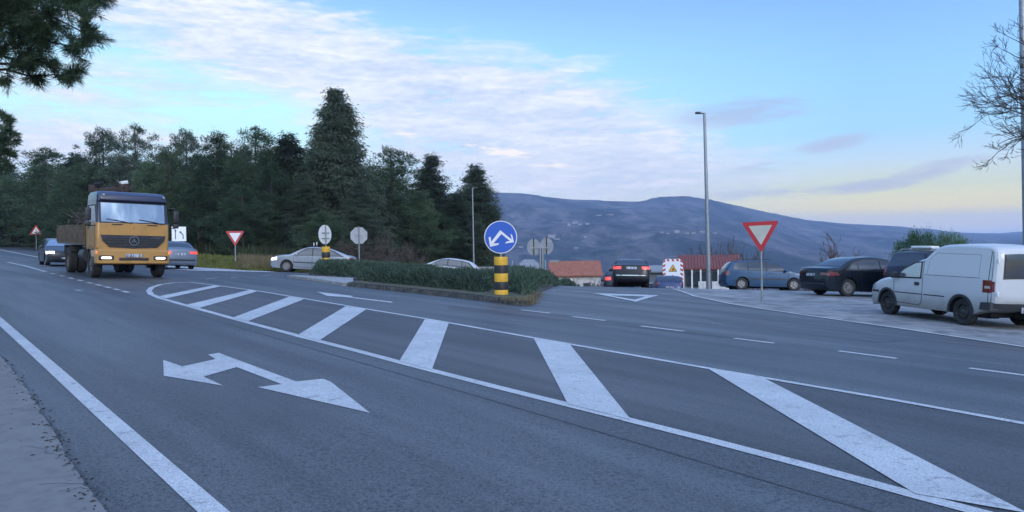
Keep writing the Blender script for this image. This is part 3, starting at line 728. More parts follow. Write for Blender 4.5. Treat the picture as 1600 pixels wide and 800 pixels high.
# reddish shrub thicket under the spruce
for i, (px, yt, dp, wpx) in enumerate([(575,345,48,60),(612,352,49,60),(545,365,48,50),(640,372,50,45)]):
    b = gd(px, dp); b.z += verge(b.x, b.y)-.1; o = bare_obj('bare_shrub', sum([bare((dx*.4,0,0), (dx*1.0, .2*math.sin(j*3), .9), 1.0, .03, 5, 130+i*9+j, .40, .8, (1,2), .0, .12, .010) for j, dx in enumerate((-1.1,-.7,-.3,.1,.5,.9,1.2))], []), b, 'twigred', cat='shrub', group='leafless reddish shrubs by the wood',
      label=['large reddish leafless shrub right behind the octagonal sign','reddish leafless shrub between the octagonal sign and the white hatchback','reddish leafless shrub behind the boot of the silver car','smallest reddish leafless shrub just left of the white hatchback'][i])
    H = zat(px, yt, dp)-b.z; o.scale = (wpx/2/(FPX/dp)/1.9, wpx/2/(FPX/dp)/1.9, H/3.4)
# green pines right, behind the parked cars
PT['low'] = [tree_mesh(lambda t: (1-t**3)**.6*min(1,.6+t), 4, 2.1, 150, .42, 110, .20, .035, 0, s_, .5, .3) for s_ in (14, 15)]
for i, (px, yt, wpx) in enumerate([(1438,361,74),(1484,366,78)]):
    b = gd(px, 38); H = zat(px, yt, 38)-b.z
    o = tree_obj('pine_tree', PT['low'][i], 'pineb', b, i, (wpx/2/(FPX/38)/2.1,)*2+(H/4,), cat='tree', label=['bright green pine rising behind the roof box of the dark people carrier','flatter green pine behind the front of the white van roof'][i])
# ---- near pine overhanging the upper left corner
def needle_tufts(C, D, n, ln, wd):
    B = np.repeat(C, n, 0)+rng.normal(size=(len(C)*n, 3))*.012; Dd = np.repeat(D, n, 0)
    B = B-Dd*rng.uniform(0, .10, (len(B), 1)); dd = unit(Dd*.75+rng.normal(size=B.shape)*.55)
    return cards(B, dd, ln*rng.uniform(.6,1.2,len(B)), wd)
def near_pine(loc, limbs, seed, name='pine_tree', ln=.11, wd=.0065, nn=34, **tg):
    e = empty(name, loc, **tg); g = random.Random(seed); S = []; C = []; D = []
    S += [[0,0,-.1, -.1,0,2.5,.20,.17],[-.1,0,2.5,.05,.1,5,.17,.13],[.05,.1,5,0,0,8.0,.13,.05]]
    for (p0, p1, fan, dens) in limbs:
        p0, p1 = Vector(p0), Vector(p1); n = 8; prev = p0; axis = (p1-p0)
        for i in range(1, n+1):
            t = i/n; q = p0.lerp(p1, t)+Vector((g.gauss(0,.04), g.gauss(0,.06), g.gauss(0,.03)+.18*math.sin(t*3.1)))
            S.append([*prev, *q, .035*(1-t)+.010, .035*(1-(t+1/n))+.010 if t<1 else .008])
            if t > .22:
                for _ in range(dens):
                    d = (axis.normalized()*.7+Vector((g.gauss(0,.5), g.gauss(0,.8), g.gauss(0,.55)))).normalized()
                    L_ = fan*g.uniform(.4,1.0)*(1.1-.5*t); tip = q+d*L_; S.append([*q, *tip, .009, .004])
                    for s_ in range(7):
                        u = .25+.75*s_/6; pp = q+d*L_*u; dv = (d+Vector((g.gauss(0,.6), g.gauss(0,.6), g.gauss(0,.5)))).normalized()
                        ll = .14*g.uniform(.3,1); S.append([*pp, *(pp+dv*ll), .004, .003]); C.append(pp+dv*ll); D.append(dv)
            prev = q
    v, f = tubes(np.array(S[:3]), 8); link('trunk', npmesh('trunk', v, f, smooth=True), e, M['bark'])
    v, f = tubes(np.array(S[3:]), 4); link('branches', npmesh('branches', v, f), e, M['bark'])
    v, f = needle_tufts(np.array(C), np.array(D), nn, ln, wd); link('crown', npmesh('crown', v, f), e, M['pine']); return e
def loc3(px, py, depth): d = ray(px, py); return Vector((d.x/d.y*depth, depth, CAMH+d.z/d.y*depth))
bp = gd(-230, 9.0)
lm = []
for (px, py, dp, sx0, fan, dens) in [(95,10,9,5.0,.50,9),(120,38,8.6,4.6,.42,8),(128,-5,9.4,5.4,.42,8),(60,62,8.8,4.2,.45,7),(105,70,9.2,4.3,.34,6),(30,95,9,3.9,.34,4),(85,122,9,3.6,.20,3),(112,118,8.9,3.7,.15,4),(40,-40,8.8,5.6,.5,9),(100,-60,9.3,6.0,.5,9),(155,-12,9.3,6,.25,4),(0,-20,9.5,5.2,.5,8),(20,30,9.5,4.6,.5,8),(-40,40,8.7,4.5,.5,8)]:
    q = loc3(px, py, dp)-bp; lm.append(((0,0,sx0-.3), tuple(q), fan, dens))
near_pine(bp, lm, 5, label='near pine whose needled boughs overhang the upper left corner', cat='tree')
bp = gd(-150, 24)
lm = []
for (px, py, fan, dens) in [(5,190,.6,4),(12,205,.6,5),(10,222,.7,5),(6,240,.6,5),(10,258,.5,4),(-20,180,.8,6),(-20,215,.8,6),(-20,250,.8,6),(2,126,.3,3)]:
    q = loc3(px, py, 24)-bp; lm.append(((0,0,q.z-.4), tuple(q), fan, dens))
near_pine(bp, lm, 9, ln=.20, wd=.022, nn=16, label='second pine peeping in at the left frame edge below the near boughs', cat='tree')
# ---- hedges
def hedge(name, pts, h, label, leaf='hedge', dens=260, ln=.16, wd=.035, bump_=.12, seed=1, cat='hedge', group=None, fn=lambda x,y: 1.0):
    """pts: world polygon footprint; body of leaves filling a rounded mound volume"""
    g = np.random.default_rng(seed); P = np.array([(p[0], p[1]) for p in pts]); mn, mx = P.min(0), P.max(0)
    area = 0.5*abs(np.dot(P[:,0], np.roll(P[:,1],1))-np.dot(P[:,1], np.roll(P[:,0],1)))
    n = int(dens*area*3)
    q = g.uniform(mn, mx, (int(n*(mx-mn).prod()/area), 2))
    ins = np.zeros(len(q), bool); dist = np.full(len(q), 9e9); j = len(P)-1
    for i in range(len(P)):
        a, b_ = P[j], P[i]; cr = ((a[1] > q[:,1]) != (b_[1] > q[:,1])); 
        with np.errstate(all='ignore'): xx = (b_[0]-a[0])*(q[:,1]-a[1])/(b_[1]-a[1]+1e-12)+a[0]
        ins ^= cr & (q[:,0] < xx)
        ab = b_-a; t = np.clip(((q-a)@ab)/(ab@ab), 0, 1); dist = np.minimum(dist, np.linalg.norm(q-(a+t[:,None]*ab), axis=1)); j = i
    q = q[ins]; dist = dist[ins]
    top = h*np.array([fn(x, y)*(1+bump_*1.6*mnoise.noise((x*1.1, y*1.1, seed))+bump_*mnoise.noise((x*3.3, y*3.3, seed+5))) for x, y in q])
    top *= np.sqrt(np.clip(dist/(.55*h), .12, 1))
    z = top*np.where(g.uniform(size=len(q)) < .62, g.uniform(.8, 1.02, len(q)), g.uniform(0.02, 1, len(q)))
    gz = np.array([G(x, y) for x, y in q])
    B = np.stack([q[:,0], q[:,1], gz+z], 1)
    D = unit(g.normal(size=B.shape)*.6+np.array([0, 0, .7])); 
    v, f = cards(B, D, ln*g.uniform(.5,1.4,len(B)), wd*g.uniform(.7,1.3,len(B)))
    c = P.mean(0); e = empty(name, (c[0], c[1], G(*c)), label=label, cat=cat, group=group)
    v = v-np.array([c[0], c[1], G(*c)]); link('foliage', npmesh('foliage', v, f), e, M[leaf]); 
    S = []
    for k in range(0, len(q), max(1, len(q)//160)):
        x, y = q[k]; S.append([x-c[0], y-c[1], gz[k]-G(*c), x-c[0]+g.normal()*.1, y-c[1]+g.normal()*.1, gz[k]-G(*c)+top[k]*.7, .012, .006])
    v, f = tubes(np.array(S), 4); link('stems', npmesh('stems', v, f), e, M['bark']); return e
# ================================================================== VEHICLES
def resample(P, step, keep=None):
    out = [P[0]]
    for a, b in zip(P, P[1:]):
        d = math.dist(a, b); n = max(1, round(d/step))
        out += [(a[0]+(b[0]-a[0])*(i+1)/n, a[1]+(b[1]-a[1])*(i+1)/n) for i in range(n)]
    return out
def catmull(P, n=6):
    out = []
    for i in range(len(P)-1):
        p0, p1, p2, p3 = P[max(i-1,0)], P[i], P[i+1], P[min(i+2, len(P)-1)]
        for k in range(n):
            t = k/n; out.append(tuple(.5*((2*p1[j])+(-p0[j]+p2[j])*t+(2*p0[j]-5*p1[j]+4*p2[j]-p3[j])*t*t+(-p0[j]+3*p1[j]-3*p2[j]+p3[j])*t**3) for j in (0,1)))
    out.append(P[-1]); return out
class Car:
    """x forward, y left, z up; body is one skin lofted from its side outline"""
    def __init__(s, L_, W_, H_, prof, belt, wb, rw, xf, ride=.20, tumble=.22, rr=.07, bow=.13, barrel=.05):
        s.L, s.W, s.H, s.belt, s.rr, s.tumble, s.bow, s.barrel, s.ride, s.rw = L_, W_, H_, belt, rr, tumble, bow, barrel, ride, rw
        s.axles = (xf, xf-wb); s.prof = resample(catmull(prof, 5), .035)
        s.tc = .88
    def hw(s, x, z):
        W2 = s.W/2
        if z > s.belt: k = 1-s.tumble*((z-s.belt)/(s.H-s.belt))**1.15
        else: k = 1-s.barrel*((s.belt*.72-z)/(s.belt*.72))**2
        k *= 1-.07*abs(x/(s.L/2))**5
        return W2*k
    def pt(s, x, z, nx, nz_, t, off=0):
        """t in [-1,1] over the width; nx,nz = outward outline normal"""
        at_ = abs(t); sg = 1 if t >= 0 else -1; h = s.hw(x, z)
        if at_ <= s.tc: y = at_/s.tc*(h-s.rr); ins = 0; ny = 0; nn = 1
        else:
            ph = (at_-s.tc)/(1-s.tc)*math.pi/2; y = h-s.rr+s.rr*math.sin(ph); ins = s.rk(z)*(1-math.cos(ph)); ny = math.sin(ph); nn = math.cos(ph)
        x2 = x-nx*ins+nx*nn*off; z2 = z-nz_*ins+nz_*nn*off; y += ny*off
        return s.bend(x2, y*sg, z2)
    def bend(s, x, y, z):
        f = min(1, abs(y)/(s.W/2)); x -= math.copysign(s.bow*f**3*min(1, abs(x)/(s.L/2))**3, x)
        z -= .045*f*f*max(0, min(1, (z-.65)/.6)); return Vector((x, y, z))
    def nrm(s, i):
        P = s.prof; a, b = P[max(i-3, 0)], P[min(i+3, len(P)-1)]; dx, dz = b[0]-a[0], b[1]-a[1]; l = math.hypot(dx, dz) or 1
        return (-dz/l, dx/l)          # outline runs rear-bottom -> over the top -> front-bottom (clockwise)
    def rk(s, z): return s.rr*max(0, min(1, (z-.21)/.22))
    def side(s, x, z, sg, off=0): return s.bend(x, sg*(s.hw(x, z)+off), z)
    def outline(s):
        """closed outline with wheel arches; returns pts, flags (1 = bodywork edge that is rounded)"""
        P = [(x, z, 1) for x, z in s.prof]; z0 = s.ride
        bot = []
        for ax in s.axles:
            R_ = s.rw*1.14; zc = s.rw
            dz = max(-R_, z0-zc); a0 = math.asin(dz/R_)
            bot.append([(ax+R_*math.cos(a), zc+R_*math.sin(a), 0) for a in np.linspace(a0, math.pi-a0, 22)])
        Q = P+[(bot[0][0][0]+.1, z0, 0)]+bot[0]+[(x, z0, 0) for x in np.linspace(bot[0][-1][0], bot[1][0][0], 8)[1:-1]]+bot[1]
        return Q
    def body(s, m, parent, name='body'):
        Q = s.outline(); n = len(Q); bm = bmesh.new()
        nr_ = [s.nrm(i) if i < len(s.prof) else (0, 0) for i in range(n)]
        ts = [-1,-.98,-.96,-.92,-.88,-.7,-.45,-.2,0,.2,.45,.7,.88,.92,.96,.98,1]
        G_ = []
        for t in ts:
            row = []
            for (x, z, f), (nx, nz_) in zip(Q, nr_):
                if f: row.append(bm.verts.new(s.pt(x, z, nx, nz_, t)))
                else:
                    h = s.hw(x, z); row.append(bm.verts.new(s.bend(x, t*h, z)))
            G_.append(row)
        for a, b in zip(G_, G_[1:]):
            for i in range(n):
                j = (i+1) % n
                f = bm.faces.new((a[i], a[j], b[j], b[i]))
                if not Q[i][2] and not Q[j][2]: f.material_index = 1
        for sg, row in ((-1, G_[0]), (1, G_[-1])):
            b2 = bmesh.new(); vs = []
            for (x, z, f), (nx, nz_) in zip(Q, nr_):
                ins = s.rk(z) if f else 0; vs.append(Vector((x-nx*ins, z-nz_*ins)))
            dv, _, df = mgeo.delaunay_2d_cdt(vs, [], [list(range(len(vs)))], 1, 1e-5)[:3]
            dv = [b2.verts.new((p.x, 0, p.y)) for p in dv]
            for f_ in df: b2.faces.new([dv[i] for i in f_])
            for k in np.arange(-s.L/2, s.L/2, .16): bmesh.ops.bisect_plane(b2, geom=b2.verts[:]+b2.edges[:]+b2.faces[:], plane_co=(k,0,0), plane_no=(1,0,0), dist=1e-5)
            for k in np.arange(.1, s.H, .11): bmesh.ops.bisect_plane(b2, geom=b2.verts[:]+b2.edges[:]+b2.faces[:], plane_co=(0,0,k), plane_no=(0,0,1), dist=1e-5)
            for v in b2.verts: v.co = s.side(v.co.x, v.co.z, sg)
            me = bpy.data.meshes.new('t'); b2.to_mesh(me); b2.free(); bm.from_mesh(me); bpy.data.meshes.remove(me)
        bmesh.ops.remove_doubles(bm, verts=bm.verts, dist=.004)
        bmesh.ops.recalc_face_normals(bm, faces=bm.faces)
        return link(name, bm2me(bm, name, 38), parent, [m, M['under']])
    def spatch(s, bm, poly, sg, off=.008, mi=0, thick=True):
        """panel lying on the side of the body"""
        b2 = bmesh.new(); b2.faces.new([b2.verts.new((x, 0, z)) for x, z in poly]); bmesh.ops.triangulate(b2, faces=b2.faces[:])
        for k in np.arange(-s.L/2, s.L/2, .16): bmesh.ops.bisect_plane(b2, geom=b2.verts[:]+b2.edges[:]+b2.faces[:], plane_co=(k,0,0), plane_no=(1,0,0), dist=1e-5)
        for k in np.arange(.1, s.H, .11): bmesh.ops.bisect_plane(b2, geom=b2.verts[:]+b2.edges[:]+b2.faces[:], plane_co=(0,0,k), plane_no=(0,0,1), dist=1e-5)
        ext = bmesh.ops.extrude_face_region(b2, geom=b2.faces[:]) if thick else None
        top = {g for g in ext['geom'] if isinstance(g, bmesh.types.BMVert)} if thick else set()
        for v in b2.verts: v.co = s.side(v.co.x, v.co.z, sg, off if (v in top or not thick) else -.01)
        bmesh.ops.recalc_face_normals(b2, faces=b2.faces)
        for f in b2.faces: f.material_index = mi
        me = bpy.data.meshes.new('t'); b2.to_mesh(me); b2.free(); bm.from_mesh(me); bpy.data.meshes.remove(me)
    def rng_(s, test): 
        idx = [i for i, p in enumerate(s.prof) if test(*p)]; return idx
    def opatch(s, bm, idx, t0, t1, off=.008, mi=0, nt_=10, tf=None):
        """panel lying over the outline (bonnet, screens, bumpers) for outline indices idx"""
        P = s.prof; rows = []
        if len(idx) == 1: idx = [idx[0]-1, idx[0]]
        for k, i in enumerate(idx):
            nx_, nz_ = s.nrm(i); u = k/max(1, len(idx)-1); A, B = (t0, t1) if tf is None else tf(u)
            rows.append([[bm.verts.new(s.pt(P[i][0], P[i][1], nx_, nz_, A+(B-A)*j/nt_, o)) for j in range(nt_+1)] for o in (off, -.012)])
        fs = []
        for ra, rb in zip(rows, rows[1:]):
            for o in (0, 1):
                for j in range(nt_): fs.append(bm.faces.new((ra[o][j], ra[o][j+1], rb[o][j+1], rb[o][j])))
            for j in (0, nt_): fs.append(bm.faces.new((ra[0][j], rb[0][j], rb[1][j], ra[1][j])))
        for r_ in (rows[0], rows[-1]):
            for j in range(nt_): fs.append(bm.faces.new((r_[0][j], r_[0][j+1], r_[1][j+1], r_[1][j])))
        for f in fs: f.material_index = mi
    def wheels(s, parent, rim='rim', wd=.19, spokes=5, inset=.03):
        proto = None
        for ax in s.axles:
            for sg in (-1, 1):
                y = sg*(s.hw(ax, s.rw)-wd/2-inset); rz = 0 if sg > 0 else math.pi
                if proto is None: proto = o = make_wheel(s.rw, wd, rim, spokes, parent)
                else: o = copy_tree(proto, parent)
                o.location = (ax, y, s.rw); o.rotation_euler = (0, 0, rz)
    def bmo(s, name, fn, mats, parent, smooth=35):
        bm = bmesh.new(); fn(bm); bmesh.ops.recalc_face_normals(bm, faces=bm.faces)
        return link(name, bm2me(bm, name, smooth), parent, mats)
def make_wheel(r, wd, rim, spokes, parent):
    e = empty('wheel'); e.parent = parent; h = wd/2
    MB().lathe([(r*.62,-h*.8),(r*.70,-h),(r*.9,-h),(r*.975,-h*.82),(r,-h*.45),(r,h*.45),(r*.975,h*.82),(r*.9,h),(r*.70,h),(r*.62,h*.8),(r*.62,-h*.8)], 28).build('tyre', M['rubber'], e)
    b = MB(); b.lathe([(r*.63,h*.85),(r*.60,h*.9),(r*.56,h*.55),(r*.54,h*.30),(r*.02,h*.22)], 28); b.lathe([(r*.63,-h*.8),(r*.02,-h*.5)], 28)
    if spokes:
        for k in range(spokes):
            a = 2*math.pi*k/spokes+.3; b.box((math.cos(a)*r*.31, h*.55, math.sin(a)*r*.31), (r*.58, h*.25, r*(.15 if spokes < 7 else .085)), ry=-a, bev=.006)
        b.lathe([(r*.15,h*.2),(r*.15,h*.75),(.001,h*.8)], 12)
        m2 = [M[rim]]
    else:
        b.lathe([(r*.50,h*.35),(r*.42,h*.75),(r*.22,h*.72),(r*.16,h*.9),(.001,h*.92)], 24)
        for k in range(8): a = 2*math.pi*k/8; b.box((math.cos(a)*r*.32, h*.8, math.sin(a)*r*.32), (r*.10,h*.16,r*.05), ry=-a)
        m2 = [M[rim]]
    b.build('rim', m2, e); return e
def front_of(c, z0, z1): return c.rng_(lambda x, z: x > c.L*.28 and z0 <= z <= z1 and x > 0)
def rear_of(c, z0, z1): return c.rng_(lambda x, z: x < -c.L*.30 and z0 <= z <= z1)
def seam(c, pts, parent, sg_=( -1, 1), name='door_seam', m='under', w_=.012, off=.003):
    for sg in sg_:
        def fn(bm):
            for (a, b) in zip(pts, pts[1:]):
                d = Vector((b[0]-a[0], b[1]-a[1])).normalized()*w_/2; n_ = (-d.y, d.x)
                c.spatch(bm, [(a[0]-n_[0]-d.x, a[1]-n_[1]-d.y), (b[0]-n_[0]+d.x, b[1]-n_[1]+d.y), (b[0]+n_[0]+d.x, b[1]+n_[1]+d.y), (a[0]+n_[0]-d.x, a[1]+n_[1]-d.y)], sg, off)
        c.bmo(name, fn, M[m], parent)
def build_car(root, c, pm, sp):
    """sp: dict of panel data"""
    body = c.body(pm, root)
    for poly in sp['glass']:
        for sg in (-1, 1): c.bmo('side_window', lambda bm: c.spatch(bm, poly, sg, .006), M['glass'], root)
    if sp.get('frame'):
        for sg in (-1, 1): c.bmo('window_frame', lambda bm: c.spatch(bm, sp['frame'], sg, .003), M['plastic'], root)
    x0, x1, tw = sp['ws']; c.bmo('windscreen', lambda bm: c.opatch(bm, c.rng_(lambda x, z: x0 <= x <= x1 and z > c.belt*.9), -1, 1, .006, 0, 12, tw), M['glass2'] if sp.get('bright_ws') else M['glass'], root)
    x0, x1, tw = sp['rw']; c.bmo('rear_window', lambda bm: c.opatch(bm, c.rng_(lambda x, z: x0 <= x <= x1 and z > sp.get('rwz', c.belt*.9)), -1, 1, .006, 0, 12, tw), M['glass'], root)
    z0, z1, t0 = sp['hl']
    for sg in (-1, 1):
        def fn(bm, sg=sg):
            c.opatch(bm, front_of(c, z0, z1), sg*t0, sg*1.0, .006, 0, 8)
            if 'hls' in sp: c.spatch(bm, sp['hls'], sg, .006)
        c.bmo('headlight', fn, M['lampon' if sp.get('lit') else 'lampoff'], root)
    z0, z1, t0 = sp['tl']
    for sg in (-1, 1):
        def fn(bm, sg=sg):
            c.opatch(bm, rear_of(c, z0, z1), sg*t0, sg*1.0, .008, 0, 8)
            if 'tls' in sp: c.spatch(bm, sp['tls'], sg, .008)
        c.bmo('taillight', fn, M['tailon' if sp.get('brake') else 'tailoff'], root)
    if 'grille' in sp:
        z0, z1, tg = sp['grille']; c.bmo('grille', lambda bm: c.opatch(bm, front_of(c, z0, z1), -tg, tg, .006), M['plastic'], root)
    bz = sp.get('bump', (.42, .50))
    for ff in (front_of, rear_of): c.bmo('bumper_trim', lambda bm: c.opatch(bm, ff(c, *bz), -1, 1, .012), sp.get('bumpm', M['plastic']), root)
    c.bmo('lower_intake', lambda bm: c.opatch(bm, front_of(c, .24, .34), -.55, .55, .006), M['plastic'], root)
    pz = sp.get('plate_r', (.62, .73)); c.bmo('number_plate', lambda bm: c.opatch(bm, rear_of(c, *pz), -.27, .27, .016), M['plate'], root)
    pz = sp.get('plate_f', (.36, .46)); c.bmo('number_plate', lambda bm: c.opatch(bm, front_of(c, *pz), -.27, .27, .020), M['plate'], root)
    for pts in sp.get('seams', []): seam(c, pts, root)
    if 'strip' in sp:
        a, b, z = sp['strip']
        for sg in (-1, 1): c.bmo('side_moulding', lambda bm: c.spatch(bm, [(a,z-.025),(b,z-.025),(b,z+.025),(a,z+.025)], sg, .014), sp.get('stripm', M['plastic']), root)
    for (hx, hz) in sp.get('handles', []):
        for sg in (-1, 1): MB().box(c.side(hx, hz, sg, .014), (.17,.022,.035), bev=.008).build('door_handle', sp.get('handlem', pm), root)
    mx, mz = sp['mirror']
    for sg in (-1, 1):
        p = c.side(mx, mz, sg, .09); MB().box(p, (.10,.18,.13), bev=.035).box(p+Vector((-.0,-sg*.10,-.04)), (.05,.10,.04)).build('mirror', sp.get('mirrorm', pm), root)
    c.wheels(root, sp.get('rim', 'rim'), sp.get('tw', .195), sp.get('spokes', 5))
    b = MB(); b.box((0,0,c.ride+.03), (c.L*.80, c.W*.72, .10)).box((0,0,c.ride+.16), (c.L*.5, c.W*.7, .2)); b.build('underbody', M['under'], root)
    if sp.get('exhaust'): MB().cyl((-c.L/2+.25,.45,.24), (-c.L/2+.02,.45,.24), .03).build('exhaust_pipe', M['steel'], root)
    return body
def tw_(a, b): return lambda u: (-(a+(b-a)*u), (a+(b-a)*u))
# --- saloon outline (L 4.5, H 1.42)
def sedan_prof(L_=4.5, H=1.43, deck=1.02, rw0=-1.55, rtop=-.82, ftop=.35, cowl=1.20, hood=.98, nose=.74):
    h = L_/2; return [(-h+.10,.22),(-h+.02,.32),(-h,.50),(-h+.01,.70),(-h+.05,deck-.08),(-h+.13,deck),(-h+.45,deck+.035),(rw0,deck+.045),((rw0+rtop)/2,(deck+H)/2+.06),(rtop,H-.035),(rtop+.45,H),(-.05,H),(ftop,H-.05),((ftop+cowl)/2,(H+hood)/2+.03),(cowl,hood),(cowl+.35,hood-.055),(h-.30,nose+.08),(h-.08,nose),(h-.01,nose-.15),(h,.45),(h-.03,.32),(h-.12,.22)]
SEDG = [[(-1.28,.97),(-.82,.97),(-.82,1.315),(-.95,1.29)],[(-.77,.97),(-.02,.96),(-.02,1.355),(-.77,1.325)],[(.04,.96),(.93,.94),(.74,1.07),(.36,1.30),(.04,1.345)]]
SEDF = [(-1.36,.95),(1.02,.92),(.80,1.08),(.38,1.33),(-.02,1.38),(-.80,1.35),(-1.00,1.315)]
SEDS = [[(1.0,.92),(.98,.42),(.90,.30),(.06,.28)],[(.01,.95),(.01,.28)],[(-.80,.95),(-.80,.62),(-.62,.30),(0,.28)]]
SP = dict(glass=SEDG, frame=SEDF, ws=(.42,1.16,tw_(.78,.88)), rw=(-1.5,-.86,tw_(.84,.76)), hl=(.58,.76,.55), tl=(.72,.92,.52), seams=SEDS, handles=[(-.62,.86),(.17,.86)],
          mirror=(.82,.98), strip=(-1.0,1.0,.55), grille=(.56,.74,.33), plate_r=(.70,.82), tls=[(-2.20,.72),(-1.98,.74),(-1.98,.88),(-2.20,.92)], hls=[(1.90,.60),(2.16,.58),(2.16,.70),(1.90,.76)])
def vec_yaw(x, y): return math.atan2(y, x)
def ground_tilt(o):
    """sit on the slope: tilt the thing to the ground under its axles"""
    x, y, _ = o.location; rz = o.rotation_euler[2]; f = Vector((math.cos(rz), math.sin(rz))); l = Vector((-f.y, f.x))
    g = lambda v: G(x+v.x, y+v.y)
    zf, zr, zl, zrt = g(f*1.3), g(f*-1.3), g(l*.7), g(l*-.7)
    F = Vector((f.x*2.6, f.y*2.6, zf-zr)).normalized(); Lv = Vector((l.x*1.4, l.y*1.4, zl-zrt)); U = F.cross(Lv).normalized(); Lv = U.cross(F)
    m = Matrix((F, Lv, U)).transposed(); o.rotation_euler = m.to_euler(); o.location.z = (zf+zr+zl+zrt)/4+.005
def P2(px, depth): p = gd(px, depth); return (p.x, p.y, p.z)
# 1 silver liftback saloon
def mkcar(px, depth, hd, label, cat='car', name='parked_car', group=None):
    e = empty(name, P2(px, depth), vec_yaw(*hd), label, cat, group); ground_tilt(e); return e
c = Car(4.55, 1.73, 1.43, [(-2.17,.22),(-2.25,.34),(-2.27,.52),(-2.26,.72),(-2.22,.95),(-2.12,1.02),(-1.85,1.09),(-1.35,1.25),(-.9,1.38),(-.35,1.43),(.0,1.43),(.35,1.38),(.8,1.18),(1.2,.98),(1.55,.93),(1.95,.84),(2.16,.75),(2.24,.60),(2.26,.45),(2.23,.32),(2.14,.22)], .95, 2.51, .315, 1.35)
r = mkcar(490, 41.3, (-1, -.10), 'silver liftback saloon with a lit headlight rolling left behind the striped bollard', name='driving_car')
sp = dict(SP); sp.update(glass=[[(-1.55,.98),(-.80,.97),(-.80,1.30),(-1.05,1.24)],SEDG[1],SEDG[2]], frame=[(-1.72,.97),(1.02,.92),(.80,1.08),(.38,1.34),(-.02,1.39),(-.80,1.36),(-1.12,1.27)], rw=(-1.95,-.95,tw_(.86,.78)), lit=1, rim='cap', spokes=7, tls=[(-2.22,.76),(-2.02,.78),(-2.02,.95),(-2.22,.97)], hls=[(1.92,.62),(2.16,.60),(2.16,.71),(1.92,.80)])
build_car(r, c, paint('silver', (.30,.335,.37), metal=.5), sp)
b = MB().cyl((.1,0,1.42),(-.05,0,1.75),.006).build('antenna', M['plastic'], r)
# 2 white/silver hatchback behind the hedge
HB = [(-1.92,.22),(-2.0,.34),(-2.02,.52),(-2.0,.78),(-1.93,.98),(-1.70,1.20),(-1.40,1.36),(-1.0,1.44),(-.4,1.48),(.05,1.46),(.45,1.36),(.9,1.16),(1.25,1.0),(1.55,.93),(1.85,.80),(1.98,.66),(2.02,.48),(2.0,.34),(1.9,.22)]
c = Car(4.05, 1.72, 1.48, HB, .97, 2.5, .31, 1.22)
r = mkcar(697, 45.0, (-1, -.02), 'pale hatchback of which only the roof and windows show above the island hedge', name='driving_car')
hbg = [[(-1.50,1.02),(-.85,1.0),(-.85,1.345),(-1.20,1.28)],[(-.80,1.0),(-.02,.98),(-.02,1.39),(-.80,1.35)],[(.04,.98),(1.0,.96),(.72,1.14),(.40,1.31),(.04,1.385)]]
sp = dict(SP); sp.update(glass=hbg, frame=[(-1.65,1.0),(1.1,.94),(.76,1.17),(.42,1.35),(-.02,1.42),(-.85,1.39),(-1.26,1.32)], ws=(.50,1.22,tw_(.78,.88)), rw=(-1.90,-1.45,tw_(.86,.8)), rwz=1.02, tl=(.80,1.0,.6), tls=[(-1.98,.80),(-1.75,.84),(-1.70,1.02),(-1.92,1.0)], hls=[(1.62,.66),(1.92,.62),(1.94,.74),(1.64,.85)], seams=[], strip=(-.8,.9,.5))
build_car(r, c, paint('pale_silver', (.42,.46,.50), metal=.3), sp)
# 3 dark car following the lorry
c = Car(4.45, 1.74, 1.40, sedan_prof(4.45, 1.40), .95, 2.72, .315, 1.42)
r = mkcar(94, 39.5, (.60, -.80), 'dark grey saloon with a lit headlight following directly behind the lorry', name='driving_car')
sp = dict(SP); sp.update(lit=1, hl=(.60,.76,.60), bright_ws=1, seams=SEDS[1:2])
build_car(r, c, paint('dark_grey', (.045,.048,.055), metal=.2), sp)
# 4 silver-blue car right of the lorry, driving away
r = mkcar(264, 39.5, (-.60, .80), 'silver-blue saloon driving away, half hidden behind the right side of the lorry', name='driving_car')
c = Car(4.5, 1.78, 1.42, sedan_prof(4.5, 1.42, deck=1.04), .97, 2.72, .315, 1.42)
sp = dict(SP); sp.update(brake=1, seams=[], tls=[(-2.20,.76),(-1.92,.80),(-1.92,.93),(-2.20,.96)], tl=(.76,.95,.5))
build_car(r, c, paint('silver_blue', (.17,.20,.25), metal=.4), sp)
# 5 black saloon seen from the rear, brake lights on
r = mkcar(984, 37.0, (.13, .99), 'black saloon seen from behind with red brake lights on on the side road', name='driving_car')
c = Car(4.5, 1.75, 1.41, sedan_prof(4.5, 1.41, deck=1.03, rw0=-1.45), .96, 2.7, .315, 1.42)
sp = dict(SP); sp.update(brake=1, seams=[], tl=(.80,.96,.55), plate_r=(.80,.92), tls=[(-2.20,.80),(-2.0,.82),(-2.0,.95),(-2.20,.97)], bump=(.50,.56), bumpm=M['chrome'])
build_car(r, c, paint('black', (.012,.012,.016), metal=.2), sp)
# 6 car half hidden to the left of it
r = mkcar(966, 43.0, (.10, .99), 'dark car mostly hidden left of the black saloon, one brake light showing', name='driving_car')
c = Car(4.1, 1.70, 1.42, HB, .97, 2.5, .31, 1.22)
sp = dict(SP); sp.update(glass=hbg, frame=None, ws=(.50,1.22,tw_(.78,.88)), rw=(-1.90,-1.45,tw_(.86,.8)), rwz=1.02, tl=(.70,.92,.6), tls=[(-1.98,.70),(-1.75,.74),(-1.75,.90),(-1.94,.92)], hls=[(1.62,.66),(1.92,.62),(1.94,.74),(1.64,.85)], seams=[], brake=1)
build_car(r, c, paint('dark_blue_grey', (.03,.035,.05), metal=.3), sp)
